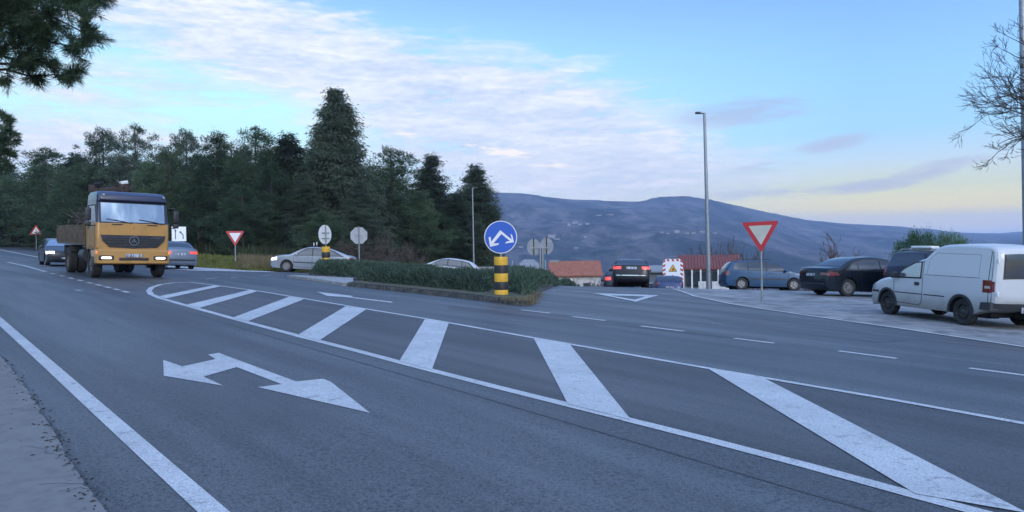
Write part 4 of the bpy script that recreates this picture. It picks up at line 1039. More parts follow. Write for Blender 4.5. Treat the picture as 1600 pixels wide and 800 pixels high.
# 7 small blue hatchback on the ramp
r = mkcar(1041, 45.8, (.10, .99), 'small blue hatchback going down the side road in front of the roadworks board', name='driving_car')
sp = dict(sp); sp.update(brake=0, tl=(.80,1.0,.72), plate_r=(.60,.70))
build_car(r, Car(3.85, 1.66, 1.46, [(x*.95, z) for x, z in HB], .97, 2.45, .30, 1.18), paint('violet_blue', (.028,.05,.13), metal=.3), sp)
# 8 blue estate
EST = [(-1.98,.24),(-2.06,.36),(-2.08,.55),(-2.07,.78),(-2.03,.95),(-1.92,1.15),(-1.74,1.36),(-1.55,1.43),(-1.1,1.47),(-.4,1.48),(.1,1.46),(.45,1.38),(.9,1.15),(1.2,.99),(1.55,.93),(1.88,.82),(2.02,.68),(2.07,.50),(2.04,.36),(1.95,.24)]
c = Car(4.15, 1.70, 1.48, EST, .97, 2.47, .31, 1.25)
r = mkcar(1192, 37.0, (1.0, -.06), 'blue estate car parked side-on behind the large give way sign')
sp = dict(SP); sp.update(glass=[[(-1.72,1.0),(-.98,.99),(-.98,1.38),(-1.55,1.36)],[(-.90,.99),(-.10,.98),(-.10,1.40),(-.90,1.385)],[(-.03,.98),(.95,.96),(.70,1.13),(.40,1.33),(-.03,1.395)]], frame=[(-.95,.97),(1.05,.94),(.74,1.16),(.42,1.36),(-.02,1.42),(-.95,1.41)],
  ws=(.50,1.18,tw_(.78,.88)), rw=(-1.98,-1.66,tw_(.88,.82)), rwz=1.02, tl=(.72,.98,.75), tls=[(-2.06,.72),(-1.90,.74),(-1.88,.95),(-2.02,.97)], hls=[(1.66,.66),(1.97,.62),(1.98,.74),(1.68,.85)], plate_r=(.78,.88),
  seams=[[(1.0,.94),(.96,.4),(.88,.3),(0,.28)],[(-.06,.97),(-.06,.28)],[(-.94,.97),(-.92,.66),(-.70,.30),(0,.28)]], handles=[(-.75,.87),(.12,.87)], strip=(-.95,1.0,.55), stripm=M['plastic'])
build_car(r, c, paint('estate_blue', (.014,.058,.13), metal=.3), sp)
b = MB()
for sg in (-1,1): b.path([(-1.45,sg*.56,1.46),(-1.35,sg*.56,1.52),(.1,sg*.56,1.53),(.2,sg*.56,1.45)], .014)
b.build('roof_rail', M['plastic'], r)
# 9 dark green saloon parked nose right
r = mkcar(1348, 27.8, (.965, .26), 'deep navy saloon parked with its nose right, silver wheel covers, left of the people carrier')
c = Car(4.53, 1.73, 1.43, sedan_prof(4.53, 1.43, deck=1.0, rw0=-1.62, rtop=-.75, hood=.97), .95, 2.715, .315, 1.42, rr=.09)
sp = dict(SP); sp.update(rim='cap', spokes=8, glass=[[(-1.36,.97),(-.95,.97),(-.95,1.27),(-1.15,1.19)],[(-.90,.97),(-.02,.96),(-.02,1.35),(-.62,1.325),(-.90,1.28)],[(.04,.96),(.95,.94),(.74,1.08),(.36,1.31),(.04,1.345)]],
  frame=[(-1.46,.95),(1.04,.92),(.80,1.09),(.38,1.34),(-.02,1.385),(-.65,1.355),(-.98,1.30),(-1.2,1.22)], tls=[(-2.18,.72),(-1.72,.76),(-1.85,.84),(-2.16,.90)], tl=(.72,.88,.62), rw=(-1.58,-.80,tw_(.84,.76)), plate_r=(.70,.81), strip=(-1.0,1.0,.52), stripm=None)
sp['stripm'] = pg = paint('deep_navy', (.010,.017,.028), (.008,.013,.022), metal=.3, rough=.25)
sp['bump'] = (.44,.49)
build_car(r, c, pg, sp)
MB().cyl((-.72,0,1.41),(-.92,0,1.62),.006).build('antenna', M['plastic'], r)
# 10 dark people carrier with roof box
MPV = [(-2.02,.26),(-2.10,.38),(-2.12,.60),(-2.10,.85),(-2.02,1.08),(-1.80,1.42),(-1.66,1.60),(-1.3,1.65),(-.5,1.69),(.2,1.66),(.7,1.50),(1.25,1.18),(1.55,1.02),(1.85,.90),(2.05,.72),(2.12,.52),(2.1,.38),(2.0,.26)]
c = Car(4.3, 1.75, 1.69, MPV, 1.02, 2.7, .32, 1.3, rr=.09)
pr = P2(1406, 25.2); hd = Vector((.93,.37)).normalized()
e = empty('parked_car', (pr[0]+hd.x*2.1, pr[1]+hd.y*2.1, pr[2]), vec_yaw(*hd), 'dark people carrier seen from behind between the navy saloon and the white van', 'car'); ground_tilt(e)
sp = dict(SP); sp.update(glass=[[(-1.62,1.06),(-1.0,1.05),(-1.0,1.52),(-1.45,1.50)],[(-.92,1.05),(-.02,1.03),(-.02,1.56),(-.92,1.54)],[(.05,1.03),(1.2,1.02),(.65,1.45),(.05,1.55)]], frame=[(-1.72,1.04),(1.3,1.0),(.68,1.49),(-.02,1.60),(-1.0,1.56),(-1.50,1.54)],
  ws=(.75,1.52,tw_(.78,.88)), rw=(-2.02,-1.72,tw_(.88,.80)), rwz=1.08, tl=(.80,1.12,.80), tls=[(-2.10,.82),(-1.98,.84),(-1.86,1.12),(-1.98,1.14)], hls=[(1.66,.76),(1.97,.66),(1.98,.80),(1.70,.93)], plate_r=(.80,.92), mirror=(1.0,1.08), seams=[])
build_car(e, c, paint('midnight', (.018,.02,.035), metal=.3), sp)
b = MB()
for sg in (-1,1): b.path([(-1.5,sg*.60,1.64),(-1.4,sg*.60,1.70),(.1,sg*.60,1.72),(.2,sg*.60,1.66)], .016)
b.build('roof_rail', M['steel'], e)
MB().box((-1.25,0,1.62),(.12,1.1,.03)).build('roof_spoiler', M['plastic'], e)
MB().cyl((-2.0,.1,1.13),(-1.93,-.32,1.20),.012).build('rear_wiper', M['black'], e)
b = MB().box((-1.15,-.1,1.775),(.40,.8,.09), bev=.03); b.box((-.9,-.1,1.72),(.05,1.1,.03)).box((-1.2,-.1,1.72),(.05,1.1,.03))
o = b.build('roof_box', M['white'], None); o.location = e.location; o.rotation_euler = e.rotation_euler; tag(o, 'small pale roof box on top of the dark people carrier', 'roof box')
# 11 white van, high box behind a small-car nose
VAN = [(-2.02,.42),(-2.05,.55),(-2.06,.80),(-2.05,1.20),(-2.02,1.60),(-1.94,1.74),(-1.75,1.79),(-1.2,1.815),(-.7,1.81),(-.36,1.77),(-.14,1.66),(.08,1.49),(.28,1.43),(.64,1.27),(1.04,1.04),(1.24,.985),(1.62,.92),(1.93,.79),(2.10,.62),(2.12,.45),(2.08,.32),(2.0,.22)]
c = Car(4.23, 1.69, 1.82, VAN, 1.0, 2.48, .30, 1.36, ride=.27, tumble=.10, rr=.08, bow=.12, barrel=.04)
rc = gd(1556, 15.75); hd = Vector((-.18, .98)).normalized(); lf = Vector((-hd.y, hd.x))     # its left side faces the camera
cen = Vector((rc.x, rc.y))+hd*2.08-lf*.82
vn = empty('parked_van', (cen.x, cen.y, 0), vec_yaw(*hd), 'white high-roofed small van with dirty lower sides parked at the right frame edge', 'van'); ground_tilt(vn)
mv = mat('paint_van_white', (.62,.64,.66), .38, coat=.4); t = mv.node_tree; bs = t.nodes['Principled BSDF']
g_ = N('ShaderNodeTexCoord', t).outputs['Object']; sp_ = N('ShaderNodeSeparateXYZ', t); L(g_, sp_.inputs[0], t)
dl = mth('SUBTRACT', mth('MULTIPLY_ADD', sp_.outputs[2], -2.0, 1.75, tree=t), mth('MULTIPLY', nz(g_, 2.5, 6, .6, 0, t), .55, tree=t), clamp=True, tree=t)
L(mix(dl, (.50,.51,.52), (.17,.16,.14), t), bs.inputs['Base Color'], t)
body = c.body(mv, vn)
c2 = c
for sg in (-1,1):
    c.bmo('side_window', lambda bm: c.spatch(bm, [(.16,1.03),(1.02,1.01),(.70,1.22),(.36,1.37),(.16,1.39)], sg, .008), M['glass2'], vn)
    c.bmo('window_frame', lambda bm: c.spatch(bm, [(.12,.99),(1.12,.97),(.74,1.25),(.38,1.40),(.12,1.42)], sg, .004), M['plastic'], vn)
c.bmo('windscreen', lambda bm: c.opatch(bm, c.rng_(lambda x, z: .30 <= x <= 1.06 and z > .9), -1, 1, .008, 0, 12, tw_(.80,.90)), M['glass'], vn)
for sg in (-1, 1):
    c.bmo('headlight', lambda bm: (c.opatch(bm, front_of(c,.60,.76), sg*.5, sg*1, .006, 0, 8), c.spatch(bm, [(1.88,.62),(2.02,.60),(2.0,.72),(1.88,.80)], sg, .006)), M['lampoff'], vn)
    tl = c.bmo('taillight', lambda bm: (c.spatch(bm, [(-1.98,.78),(-1.76,.78),(-1.76,1.06),(-1.98,1.06)], sg, .012), c.opatch(bm, rear_of(c,.78,1.06), sg*.945, sg*.99, .012, 0, 5)), M['tailoff'], vn)
    c.bmo('reversing_lamp', lambda bm: c.spatch(bm, [(-1.955,.87),(-1.82,.87),(-1.82,.93),(-1.955,.93)], sg, .018), M['lampoff'], tl)
seam(c, [(1.10,.97),(1.08,.55),(1.00,.36),(.20,.34),(.12,.40),(.09,.60),(.08,1.0),(.08,1.43)], vn)
seam(c, [(-1.90,.42),(-1.90,1.66)], vn, name='rear_corner_seam', w_=.014)
seam(c, [(.12,.60),(1.04,.60)], vn, name='body_crease', w_=.022); seam(c, [(-.62,.60),(.03,.60)], vn, name='body_crease', w_=.022)
seam(c, [(-1.66,1.10),(.02,1.10)], vn, name='panel_groove', m='under', w_=.010, off=.002)
seam(c, [(-1.62,1.13),(-1.62,1.60),(-.30,1.62),(-.10,1.48),(-.05,1.13)], vn, name='panel_groove', w_=.006, off=.001)
for ax in c.axles:     # black arch lips
  for sg in (-1, 1):
    def arch(bm, ax=ax, sg=sg):
        A_ = np.linspace(-.05, math.pi+.05, 16)
        for a, b in zip(A_, A_[1:]):
            c.spatch(bm, [(ax+R1*math.cos(q), .30+R1*math.sin(q)) for R1, q in ((.335,a),(.335,b),(.395,b),(.395,a))], sg, .016)
    c.bmo('arch_lip', arch, M['plastic'], vn)
for sg in (-1,1):
    MB().box(c.side(.26,.86,sg,.012), (.14,.03,.075), bev=.008).build('door_handle', M['black'], vn)
    p = c.side(.94,1.05,sg,.10); MB().box(p, (.10,.20,.15), bev=.03).box(p+Vector((.03,-sg*.11,-.04)), (.06,.10,.05)).build('mirror', M['plastic'], vn)
c.wheels(vn, 'rimdark', .175, 0)
# twin rear doors
for sg in (-1,1):
    d = c.bmo('rear_door', lambda bm: c.opatch(bm, rear_of(c,.56,1.70), sg*.012, sg*.93, .010, 0, 10), mv, vn)
    c.bmo('window', lambda bm: c.opatch(bm, rear_of(c,1.10,1.60), sg*.10, sg*.76, .022, 0, 8), M['glass'], d)
    c.bmo('window_seal', lambda bm: c.opatch(bm, rear_of(c,1.07,1.63), sg*.07, sg*.79, .017, 0, 8), M['plastic'], d)
    for z in (.75, 1.45): MB().box((-2.035, sg*.775, z), (.05,.04,.10), bev=.01).build('hinge', M['white'], d)
c.bmo('rear_bumper', lambda bm: (c.opatch(bm, rear_of(c,.43,.58), -1, 1, .05, 0, 14), [c.spatch(bm, [(-2.03,.40),(-1.72,.40),(-1.76,.56),(-2.03,.57)], s_, .05) for s_ in (-1,1)]), M['plastic'], vn)
c.bmo('front_bumper_trim', lambda bm: (c.opatch(bm, front_of(c,.40,.50), -1, 1, .02, 0, 14), [c.spatch(bm, [(1.70,.56),(2.02,.56),(2.02,.61),(1.72,.61)], s_, .014) for s_ in (-1,1)]), M['plastic'], vn)
MB().box((-2.10,.0,.42),(.02,.50,.12)).build('number_plate', M['plate'], vn)
MB().box((0,0,.30),(3.4,1.2,.12)).box((-1.5,0,.26),(.10,1.3,.10)).box((-1.85,-.2,.30),(.3,.5,.16)).build('underbody', M['under'], vn)
MB().box((-.86,.0,.23),(.5,.3,.16)).build('spare_wheel_cradle', M['under'], vn)
# ================================================================== LORRY
lor = mat('paint_lorry_ochre', (.40,.24,.09), .5, coat=.25); t = lor.node_tree; bs = t.nodes['Principled BSDF']; g_ = N('ShaderNodeTexCoord', t).outputs['Object']
L(mix(ramp(nz(g_, 2.2, 7, .65, 0, t), [(.48,0),(.72,.6)], t), (.42,.21,.045), (.22,.125,.045), t), bs.inputs['Base Color'], t)
blu = mat('paint_lorry_navy', (.012,.018,.055), .35, coat=.4)
dirty = nmat('dirty_bed_boards', (.11,.075,.04), (.07,.05,.03), 2, .85, 6, (.15,.11,.06), 6)
fx = gd(207, 27.6); hd = Vector((.635,-.772)).normalized(); TL = hd
tr = empty('flatbed_lorry', (fx.x-hd.x*3.5, fx.y-hd.y*3.5, 0), vec_yaw(*hd), 'ochre flatbed lorry with a navy roof, lit headlights and folded crane, coming towards the camera', 'lorry')
# local x forward; cab front at +3.5
def ground_tilt2(o):
    ground_tilt(o)
ground_tilt2(tr)
CW = 1.22
def cabloft(name, secs, m, parent, smooth=30, yr=.10):
    """secs: list of (z, x_front, x_back, halfwidth) horizontal rounded sections"""
    bm = bmesh.new(); rows = []
    for z, xf, xb, hw in secs:
        r_ = yr; pts = [(xb, -hw), (xf-r_, -hw)]+[(xf-r_+r_*math.sin(a), -hw+r_-r_*math.cos(a)) for a in np.linspace(0, math.pi/2, 6)[1:]]
        pts += [(xf+.03, -hw*.5), (xf+.04, 0), (xf+.03, hw*.5)]+[(xf-r_+r_*math.cos(a), hw-r_+r_*math.sin(a)) for a in np.linspace(0, math.pi/2, 6)]+[(xb, hw)]
        rows.append([bm.verts.new((x, y, z)) for x, y in pts])
    n = len(rows[0])
    for a, b in zip(rows, rows[1:]):
        for i in range(n): bm.faces.new((a[i], a[(i+1)%n], b[(i+1)%n], b[i]))
    bm.faces.new(rows[0]); bm.faces.new(rows[-1]); bmesh.ops.recalc_face_normals(bm, faces=bm.faces)
    return link(name, bm2me(bm, name, smooth), parent, m)
cab = cabloft('cab', [(1.02,3.40,1.75,1.20),(1.10,3.46,1.75,1.22),(1.95,3.44,1.75,1.22),(2.0,3.42,1.75,1.22)], lor, tr)
up = cabloft('cab_upper', [(2.0,3.42,1.72,1.215),(2.72,3.24,1.72,1.18)], blu, tr)
roof = cabloft('cab_roof', [(2.72,3.25,1.70,1.18),(2.80,3.28,1.70,1.18),(3.0,3.22,1.70,1.16),(3.12,3.05,1.75,1.10),(3.15,2.8,1.85,1.0)], blu, tr)
visor = MB().box((3.36,0,2.90),(.16,2.2,.24), bev=.04, ry=-.25).build('sun_visor', blu, tr)
# windscreen: slanted thin panel
def fpanel(name, y0, y1, z0, z1, x0, x1, m, th=.02, parent=tr, bulge=.04):
    bm = bmesh.new(); N_ = 8
    def P(u, v, o): y = y0+(y1-y0)*u; z = z0+(z1-z0)*v; return (x0+(x1-x0)*v+bulge*(1-(2*abs(y)/2.4)**2)+o, y, z)
    g1 = [[bm.verts.new(P(i/N_, j/2, 0)) for i in range(N_+1)] for j in range(3)]; g2 = [[bm.verts.new(P(i/N_, j/2, -th)) for i in range(N_+1)] for j in range(3)]
    for g, in ((g1,), (g2,)):
        for j in range(2):
            for i in range(N_): bm.faces.new((g[j][i], g[j][i+1], g[j+1][i+1], g[j+1][i]))
    for i in range(N_): bm.faces.new((g1[0][i], g1[0][i+1], g2[0][i+1], g2[0][i])); bm.faces.new((g1[2][i], g1[2][i+1], g2[2][i+1], g2[2][i]))
    for j in range(2): bm.faces.new((g1[j][0], g1[j+1][0], g2[j+1][0], g2[j][0])); bm.faces.new((g1[j][-1], g1[j+1][-1], g2[j+1][-1], g2[j][-1]))
    bmesh.ops.recalc_face_normals(bm, faces=bm.faces); return link(name, bm2me(bm, name, 30), parent, m)
M['trglass'] = mat('lorry_windscreen', (.24,.30,.35), .03, 0.85, 1, spec=1.0)
fpanel('windscreen_seal', -1.12, 1.12, 1.98, 2.74, 3.425, 3.26, M['black'])
fpanel('windscreen', -1.06, 1.06, 2.03, 2.71, 3.435, 3.275, M['trglass'])
fpanel('front_panel', -1.10, 1.10, 1.56, 1.96, 3.455, 3.44, lor)
b = MB()
b.poly([(-1.08,1.56),(1.08,1.56),(1.02,1.36),(.80,1.12),(.0,1.08),(-.80,1.12),(-1.02,1.36)], 'x', .04, 3.475)
gr = b.build('grille', M['black'], tr)
for i in range(4):
    z = 1.47-i*.095; hwz = [1.05,1.0,.93,.84][i]
    MB().box((3.525,0,z),(.03,hwz*2,.028), bev=.006).build('grille_bar', M['plastic'] if i else blu, gr)
b = MB(); b.lathe([(.145,0),(.145,.02),(.170,.02),(.170,0)], 32, 'x', (3.545,0,1.36))
for k in range(3):
    a = math.pi/2+k*2*math.pi/3; ca, sa = math.cos(a), math.sin(a); q = [(-sa*.022, ca*.022), (ca*.15, sa*.15), (sa*.022, -ca*.022)]
    b.poly([(u, v+1.36) for u, v in q], 'x', .018, 3.545)
b.build('star_emblem', M['chrome'], gr)
def textobj(body, name, size, loc, rot, m, parent, th=.004):
    cu = bpy.data.curves.new(name, 'FONT'); cu.body = body; cu.size = size; cu.extrude = th; cu.align_x = 'CENTER'; cu.align_y = 'CENTER'
    o = bpy.data.objects.new('tmp', cu); col.objects.link(o); me = bpy.data.meshes.new_from_object(o.evaluated_get(bpy.context.evaluated_depsgraph_get())); bpy.data.objects.remove(o)
    o = link(name, me, parent, m); o.location = loc; o.rotation_euler = rot; return o
textobj('ACTROS', 'lettering', .085, (3.55,.72,1.47), (R(90),0,R(90)), M['chrome'], gr)
fpanel('lower_front_panel', -1.14, 1.14, 1.02, 1.20, 3.47, 3.46, lor)
# bumper with cut-outs
bp_ = cabloft('bumper', [(.52,3.52,2.75,1.20),(.56,3.56,2.72,1.23),(.98,3.54,2.72,1.24),(1.04,3.50,2.75,1.22)], lor, tr)
MB().box((3.585,0,.70),(.04,.98,.10), bev=.01).build('bumper_intake', M['black'], bp_)
MB().box((3.605,0,.83),(.02,.56,.115)).build('number_plate', M['plate'], tr)
for i in range(7): pass
for sg in (-1,1):
    MB().box((3.56,sg*.90,.74),(.06,.50,.17), bev=.03).build('headlight_bezel', M['plastic'], bp_)
    MB().box((3.575,sg*.90,.74),(.06,.36,.105), bev=.045).build('headlight', M['lampon'], tr)
    MB().box((3.47,sg*1.205,.92),(.16,.06,.12), bev=.02).build('indicator', M['amber'], tr)
    MB().box((3.00,sg*1.22,.80),(.5,.03,.50)).build('step_panel', M['black'], tr)
    # door window and seams
    MB().poly([(1.95,2.05),(3.22,2.05),(3.10,2.60),(1.98,2.62)], 'y', .015, sg*1.20-(.0 if sg>0 else .015)).build('door_window', M['glass'], tr)
    MB().box((1.92,sg*1.222,1.52),(.02,.008,.90)).box((3.20,sg*1.222,1.52),(.02,.008,.90)).build('door_seam', M['black'], tr)
    MB().box((2.15,sg*1.235,1.80),(.20,.03,.05), bev=.01).build('door_handle', M['black'], tr)
    mm = MB().box((3.38,sg*1.47,2.28),(.10,.20,.46), bev=.04).box((3.38,sg*1.47,1.94),(.10,.20,.16), bev=.03); mm.path([(3.25,sg*1.18,2.62),(3.36,sg*1.45,2.58),(3.36,sg*1.45,1.85),(3.25,sg*1.2,1.9)], .018); mm.build('mirror', M['black'], tr)
    MB().cyl((3.44,sg*1.0,2.99),(3.47,sg*1.0,2.99),.035).build('marker_lamp', M['lampoff'], tr)
w_ = MB()
for y0, y1 in ((-.62,-.05),(.45,1.0)):
    w_.cyl((3.50,y1,1.99),(3.47,y0,2.10),.012); w_.cyl((3.485,y0-.28,2.14),(3.50,y0+.30,2.05),.010)
w_.build('wiper', M['black'], tr)
MB().box((3.49,-.55,1.945),(.03,.36,.035), bev=.01).build('wiper_recess', M['black'], tr); MB().box((3.49,.62,1.945),(.03,.36,.035), bev=.01).build('wiper_recess', M['black'], tr)
MB().cyl((3.50,.0,1.83),(3.515,0,1.83),.02).build('washer_nozzle', M['chrome'], tr)
# chassis, axles, wheels
b = MB()
for sg in (-1,1): b.box((-.75,sg*.42,.88),(7.7,.09,.24))
for x in (2.55, -2.0): b.cyl((x,-1.0,.52),(x,1.0,.52),.07); b.box((x,0,.55),(.3,.4,.3))
b.box((3.1,0,.62),(.6,1.6,.12)).build('chassis', M['under'], tr)
def truck_wheel(x, sg, dual=False):
    e = empty('wheel'); e.parent = tr; rr_, wd = .52, .31
    for k in ([0] if not dual else [0, 1]):
        y0 = -k*.34
        MB().lathe([(rr_*.58,y0-wd*.45),(rr_*.72,y0-wd/2),(rr_*.92,y0-wd/2),(rr_,y0-wd*.36),(rr_,y0+wd*.36),(rr_*.92,y0+wd/2),(rr_*.72,y0+wd/2),(rr_*.58,y0+wd*.45),(rr_*.58,y0-wd*.45)], 32).build('tyre', M['rubber'], e)
    b = MB(); d = -.10 if dual else .02
    b.lathe([(rr_*.60,wd*.42),(rr_*.55,wd*.30),(rr_*.50,d+.02),(rr_*.30,d),(rr_*.27,d+.10),(rr_*.20,d+.14),(.001,d+.15)], 28)
    for k in range(10): a = 2*math.pi*k/10; b.cyl((math.cos(a)*rr_*.40,d-.01,math.sin(a)*rr_*.40),(math.cos(a)*rr_*.40,d+.045,math.sin(a)*rr_*.40),.016,n=6)
    b.build('rim', nmat('dusty_rim', (.14,.13,.11),(.08,.075,.065), 9, .8), e)
    e.location = (x, sg*(1.22-wd/2), rr_); e.rotation_euler = (0,0,0 if sg>0 else math.pi)
for x, du in ((2.55, False), (-2.0, True)):
    for sg in (-1,1): truck_wheel(x, sg, du)
for sg in (-1,1):
    b = MB()      # front wheel arch
    for a0, a1 in zip(np.linspace(-.1, math.pi+.1, 12), np.linspace(-.1, math.pi+.1, 12)[1:]):
        am = (a0+a1)/2; b.box((2.55+.66*math.cos(am), sg*1.04, .56+.58*math.sin(am)), (.20,.36,.03), ry=math.pi/2-am)
    b.build('mudguard', M['plastic'], tr)
    b = MB(); b.box((-2.0,sg*1.02,1.12),(1.3,.42,.03)).box((-2.65,sg*1.02,.86),(.03,.42,.52)).box((-1.35,sg*1.02,1.0),(.03,.42,.24)); b.build('mudguard', M['plastic'], tr)
    MB().cyl((.2,sg*.95,.78),(1.1,sg*.95,.78),.27, n=20).build('fuel_tank' if sg>0 else 'air_tank', M['plastic'], tr)
# bed
bed = MB().box((-1.55,0,1.22),(5.7,2.44,.12)).build('bed_floor', dirty, tr)
for sg in (-1,1):
    o = MB().box((-1.55,sg*1.20,1.58),(5.7,.05,.60)).build('drop_side', dirty, tr)
    b = MB()
    for x in np.linspace(-4.35, 1.25, 6): b.box((x,sg*1.235,1.60),(.08,.05,.70))
    for z in (1.33,1.46,1.60,1.74): b.box((-1.55,sg*1.23,z),(5.7,.015,.02))
    b.box((-1.55,sg*1.215,1.90),(5.7,.06,.05)); b.build('side_stake', dirty, o)
MB().box((-4.42,0,1.58),(.05,2.4,.60)).build('tailgate', dirty, tr)
MB().box((1.30,0,1.80),(.08,2.4,1.05)).box((1.30,-.9,2.2),(.06,.06,.5)).box((1.30,.9,2.2),(.06,.06,.5)).build('headboard', dirty, tr)
# crane folded behind the cab, poking over the roof
cr = MB().box((1.52,0,1.35),(.34,1.9,.30), bev=.03).cyl((1.52,-.1,1.4),(1.52,-.1,3.15),.15,.12).box((1.52,-.1,2.4),(.34,.36,.5),bev=.03).build('crane_column', lor, tr)
MB().box((1.55,-.35,3.28),(.22,1.3,.18), rx=.15, bev=.02).box((1.6,.05,3.38),(.20,.30,.34), bev=.03).cyl((1.55,-1.0,3.2),(1.55,-.1,3.42),.05).box((1.55,-1.02,3.28),(.22,.20,.28),bev=.04).build('crane_boom', nmat('rusty_boom', (.06,.035,.028),(.035,.028,.026), 5, .8), tr)
MB().box((1.62,.05,3.58),(.22,.26,.12), bev=.02, rx=.2).build('crane_head', M['white'], tr)
b = MB(); g9 = random.Random(8)
for i in range(16):
    y = g9.uniform(-1.0,.5); z = g9.uniform(3.15,3.5); b.cyl((1.5+g9.uniform(-.2,.2),y,z),(1.5+g9.uniform(-.3,.3),y+g9.uniform(-.4,.4),z+g9.uniform(-.15,.25)),g9.uniform(.02,.05),n=7)
b.build('crane_linkage', M['rubber'], tr)
b = MB()
for i in range(7): y = -.9+i*.16; b.path([(1.45,y,3.05),(1.55,y+.05,3.30+.05*math.sin(i*2)),(1.62,y+.22,3.12)], .018)
b.build('hydraulic_hose', M['black'], tr)
sc_ = random.Random(3); S = []
for i in range(230):
    p = Vector((sc_.uniform(-4.2,1.0), sc_.uniform(-1.0,1.0), sc_.uniform(1.7,2.45))); d = Vector((sc_.gauss(0,1), sc_.gauss(0,.5), sc_.gauss(0,.28))).normalized()*sc_.uniform(.3,.9); q = p+d
    q.z = max(1.6, min(q.z, 2.85)); q.y = max(-1.12, min(1.12, q.y)); q.x = max(-4.3, min(1.2, q.x)); S.append([*p, *q, sc_.uniform(.012,.03), .008])
v, f = tubes(np.array(S), 5); o = link('branch_load', npmesh('branch_load', v, f), None, M['twigred']); o.location = tr.location; o.rotation_euler = tr.rotation_euler
tag(o, 'heap of cut branches lying on the bed of the ochre lorry', 'branches')
# ================================================================== ISLANDS AND HEDGES
def onx(pts): return [onG(*p).xy for p in pts]
front = [(543,447.5),(600,453.5),(700,464),(790,475),(818,478),(833,474),(841,465),(846,456),(858,452)]
fw = onx(front)
# back edge: ~3.5 m deep strip behind the front kerb
backw = [Vector((5.6,43.5)), Vector((2.2,41.0)), Vector((-2.0,35.0)), Vector((-4.6,31.8))]
fw2 = fw+[Vector((4.2,38.5))]+backw[:0]
isl = fw+[Vector((1.9,33.0)), Vector((-1.5,31.2)), Vector((-5.6,28.6))]
prism('island_kerb', isl, .13, M['kerb'], kind='structure')
inner = [p.lerp(sum(isl, Vector((0,0)))/len(isl), .03) for p in isl]
earth = drape('island_earth', [tuple(p) for p in inner], .145, M['dirt'], 1.0)
bb = onG(783.5, 468)
hp = onx([(556,444),(600,449),(700,459),(755,464.5),(768,460),(772,452)])+[Vector((-.2,28.2)), Vector((-1.6,30.0)), Vector((-5.4,28.0))]
hedge('hedge', hp, .50, 'long low juniper hedge on the kerbed island behind the blue arrow sign', seed=1, dens=300, ln=.20, wd=.03, bump_=.17)
hp2 = onx([(790,462),(822,470),(836,462),(843,453),(870,447.5),(898,446)])+[Vector((3.0,36.6)), Vector((1.2,34.5)), Vector((-.7,29.6))]
hedge('hedge', hp2, .60, 'part of the juniper hedge right of the striped bollard, beside the side road', seed=2, dens=280, ln=.20, wd=.03, bump_=.17, fn=lambda x, y: pw(x, [(.2,1),(1.4,.8),(3.2,.4)]))
# left island with the second bollard
il = onx([(484,431),(500,434),(552,437.5),(552,437.6)])+[Vector((-6.6,34.6)), Vector((-4.0,37.2)), Vector((-8.6,38.8)), Vector((-10.6,36.6))]
il = [onG(483,431.5).xy, onG(500,434.5).xy, onG(556,438.5).xy, Vector((-6.4,33.2)), Vector((-2.6,38.5)), Vector((-7.8,38.6)), Vector((-9.8,37.2))]
prism('island_kerb', il, .12, M['kerb'], kind='structure')
ilc = sum(il, Vector((0,0)))/len(il)
hedge('hedge', [p.lerp(ilc, .06) for p in il], .62, 'lower hedge round the far striped bollard, in front of the silver car', seed=3, dens=300)
hedge('hedge', [Vector((-5.8,33.4)), Vector((-4.5,32.2)), Vector((-1.0,36.2)), Vector((-2.2,38.2))], .36, 'silvery-topped hedge behind the front hedge, below the octagonal sign', leaf='hedgetop', seed=4, dens=260)
# pale concrete nose between the two hedges
prism('concrete_nose', [(449,433.6),(470,433.6),(552,438.2),(552,446.8),(536,446.6),(500,440.5)], .10, M['concrete'], kind='structure')
# dry grass tufts on the island tip and along the kerb, verge grass
def grass(name, n, fn, ln, wd, m, seed, fnz=lambda x,y: 0):
    g = np.random.default_rng(seed); q = fn(g, n); z = np.array([G(x, y)+fnz(x, y) for x, y in q]); B = np.column_stack([q, z])
    D = unit(g.normal(size=B.shape)*.45+np.array([0,0,1.])); v, f = cards(B, D, ln*g.uniform(.4,1.3,len(B)), wd)
    return tag(link(name, npmesh(name, v, f), None, M[m]), kind='stuff')
M['dry'] = leafmat('dry_grass', (.13,.10,.055), (.18,.145,.08), (.09,.085,.045), 2)
def seg_s(pts, w0):
    P = [Vector(p) for p in pts]
    def fn(g, n):
        out = []
        for _ in range(n):
            i = g.integers(len(P)-1); p = P[i].lerp(P[i+1], g.uniform()); out.append((p.x+g.normal()*w0, p.y+g.normal()*w0))
        return np.array(out)
    return fn
tip = [p.lerp(sum(isl, Vector((0,0)))/len(isl), .03) for p in fw]
grass('dry_grass', 1000, seg_s(tip[3:7], .13), .10, .014, 'dry', 5, lambda x,y: .10)
grass('dry_grass', 500, seg_s(tip[4:6], .12), .12, .014, 'dry', 6, lambda x,y: .0)
def vg(g, n):
    out = []
    while len(out) < n:
        u = g.uniform(-.58, .0); y = pw(u, YE)+abs(g.normal())*3.5+.3; out.append((u*y, y))
    return np.array(out)
grass('verge_grass', 42000, vg, .26, .035, 'grass', 7, lambda x,y: verge(x,y)-.05)
def vg2(g, n):
    out = []
    while len(out) < n:
        u = g.uniform(-.36, -.12); y = pw(u, YE)+abs(g.normal())*2.5+.8; out.append((u*y, y))
    return np.array(out)
grass('dry_verge_grass', 16000, vg2, .45, .03, 'dry', 8, lambda x,y: verge(x,y)-.05)
def ug(g, n):
    out = []
    while len(out) < n:
        u = g.uniform(-.85, .0); y = pw(u, YE)+6+g.uniform()*14; out.append((u*y, y))
    return np.array(out)
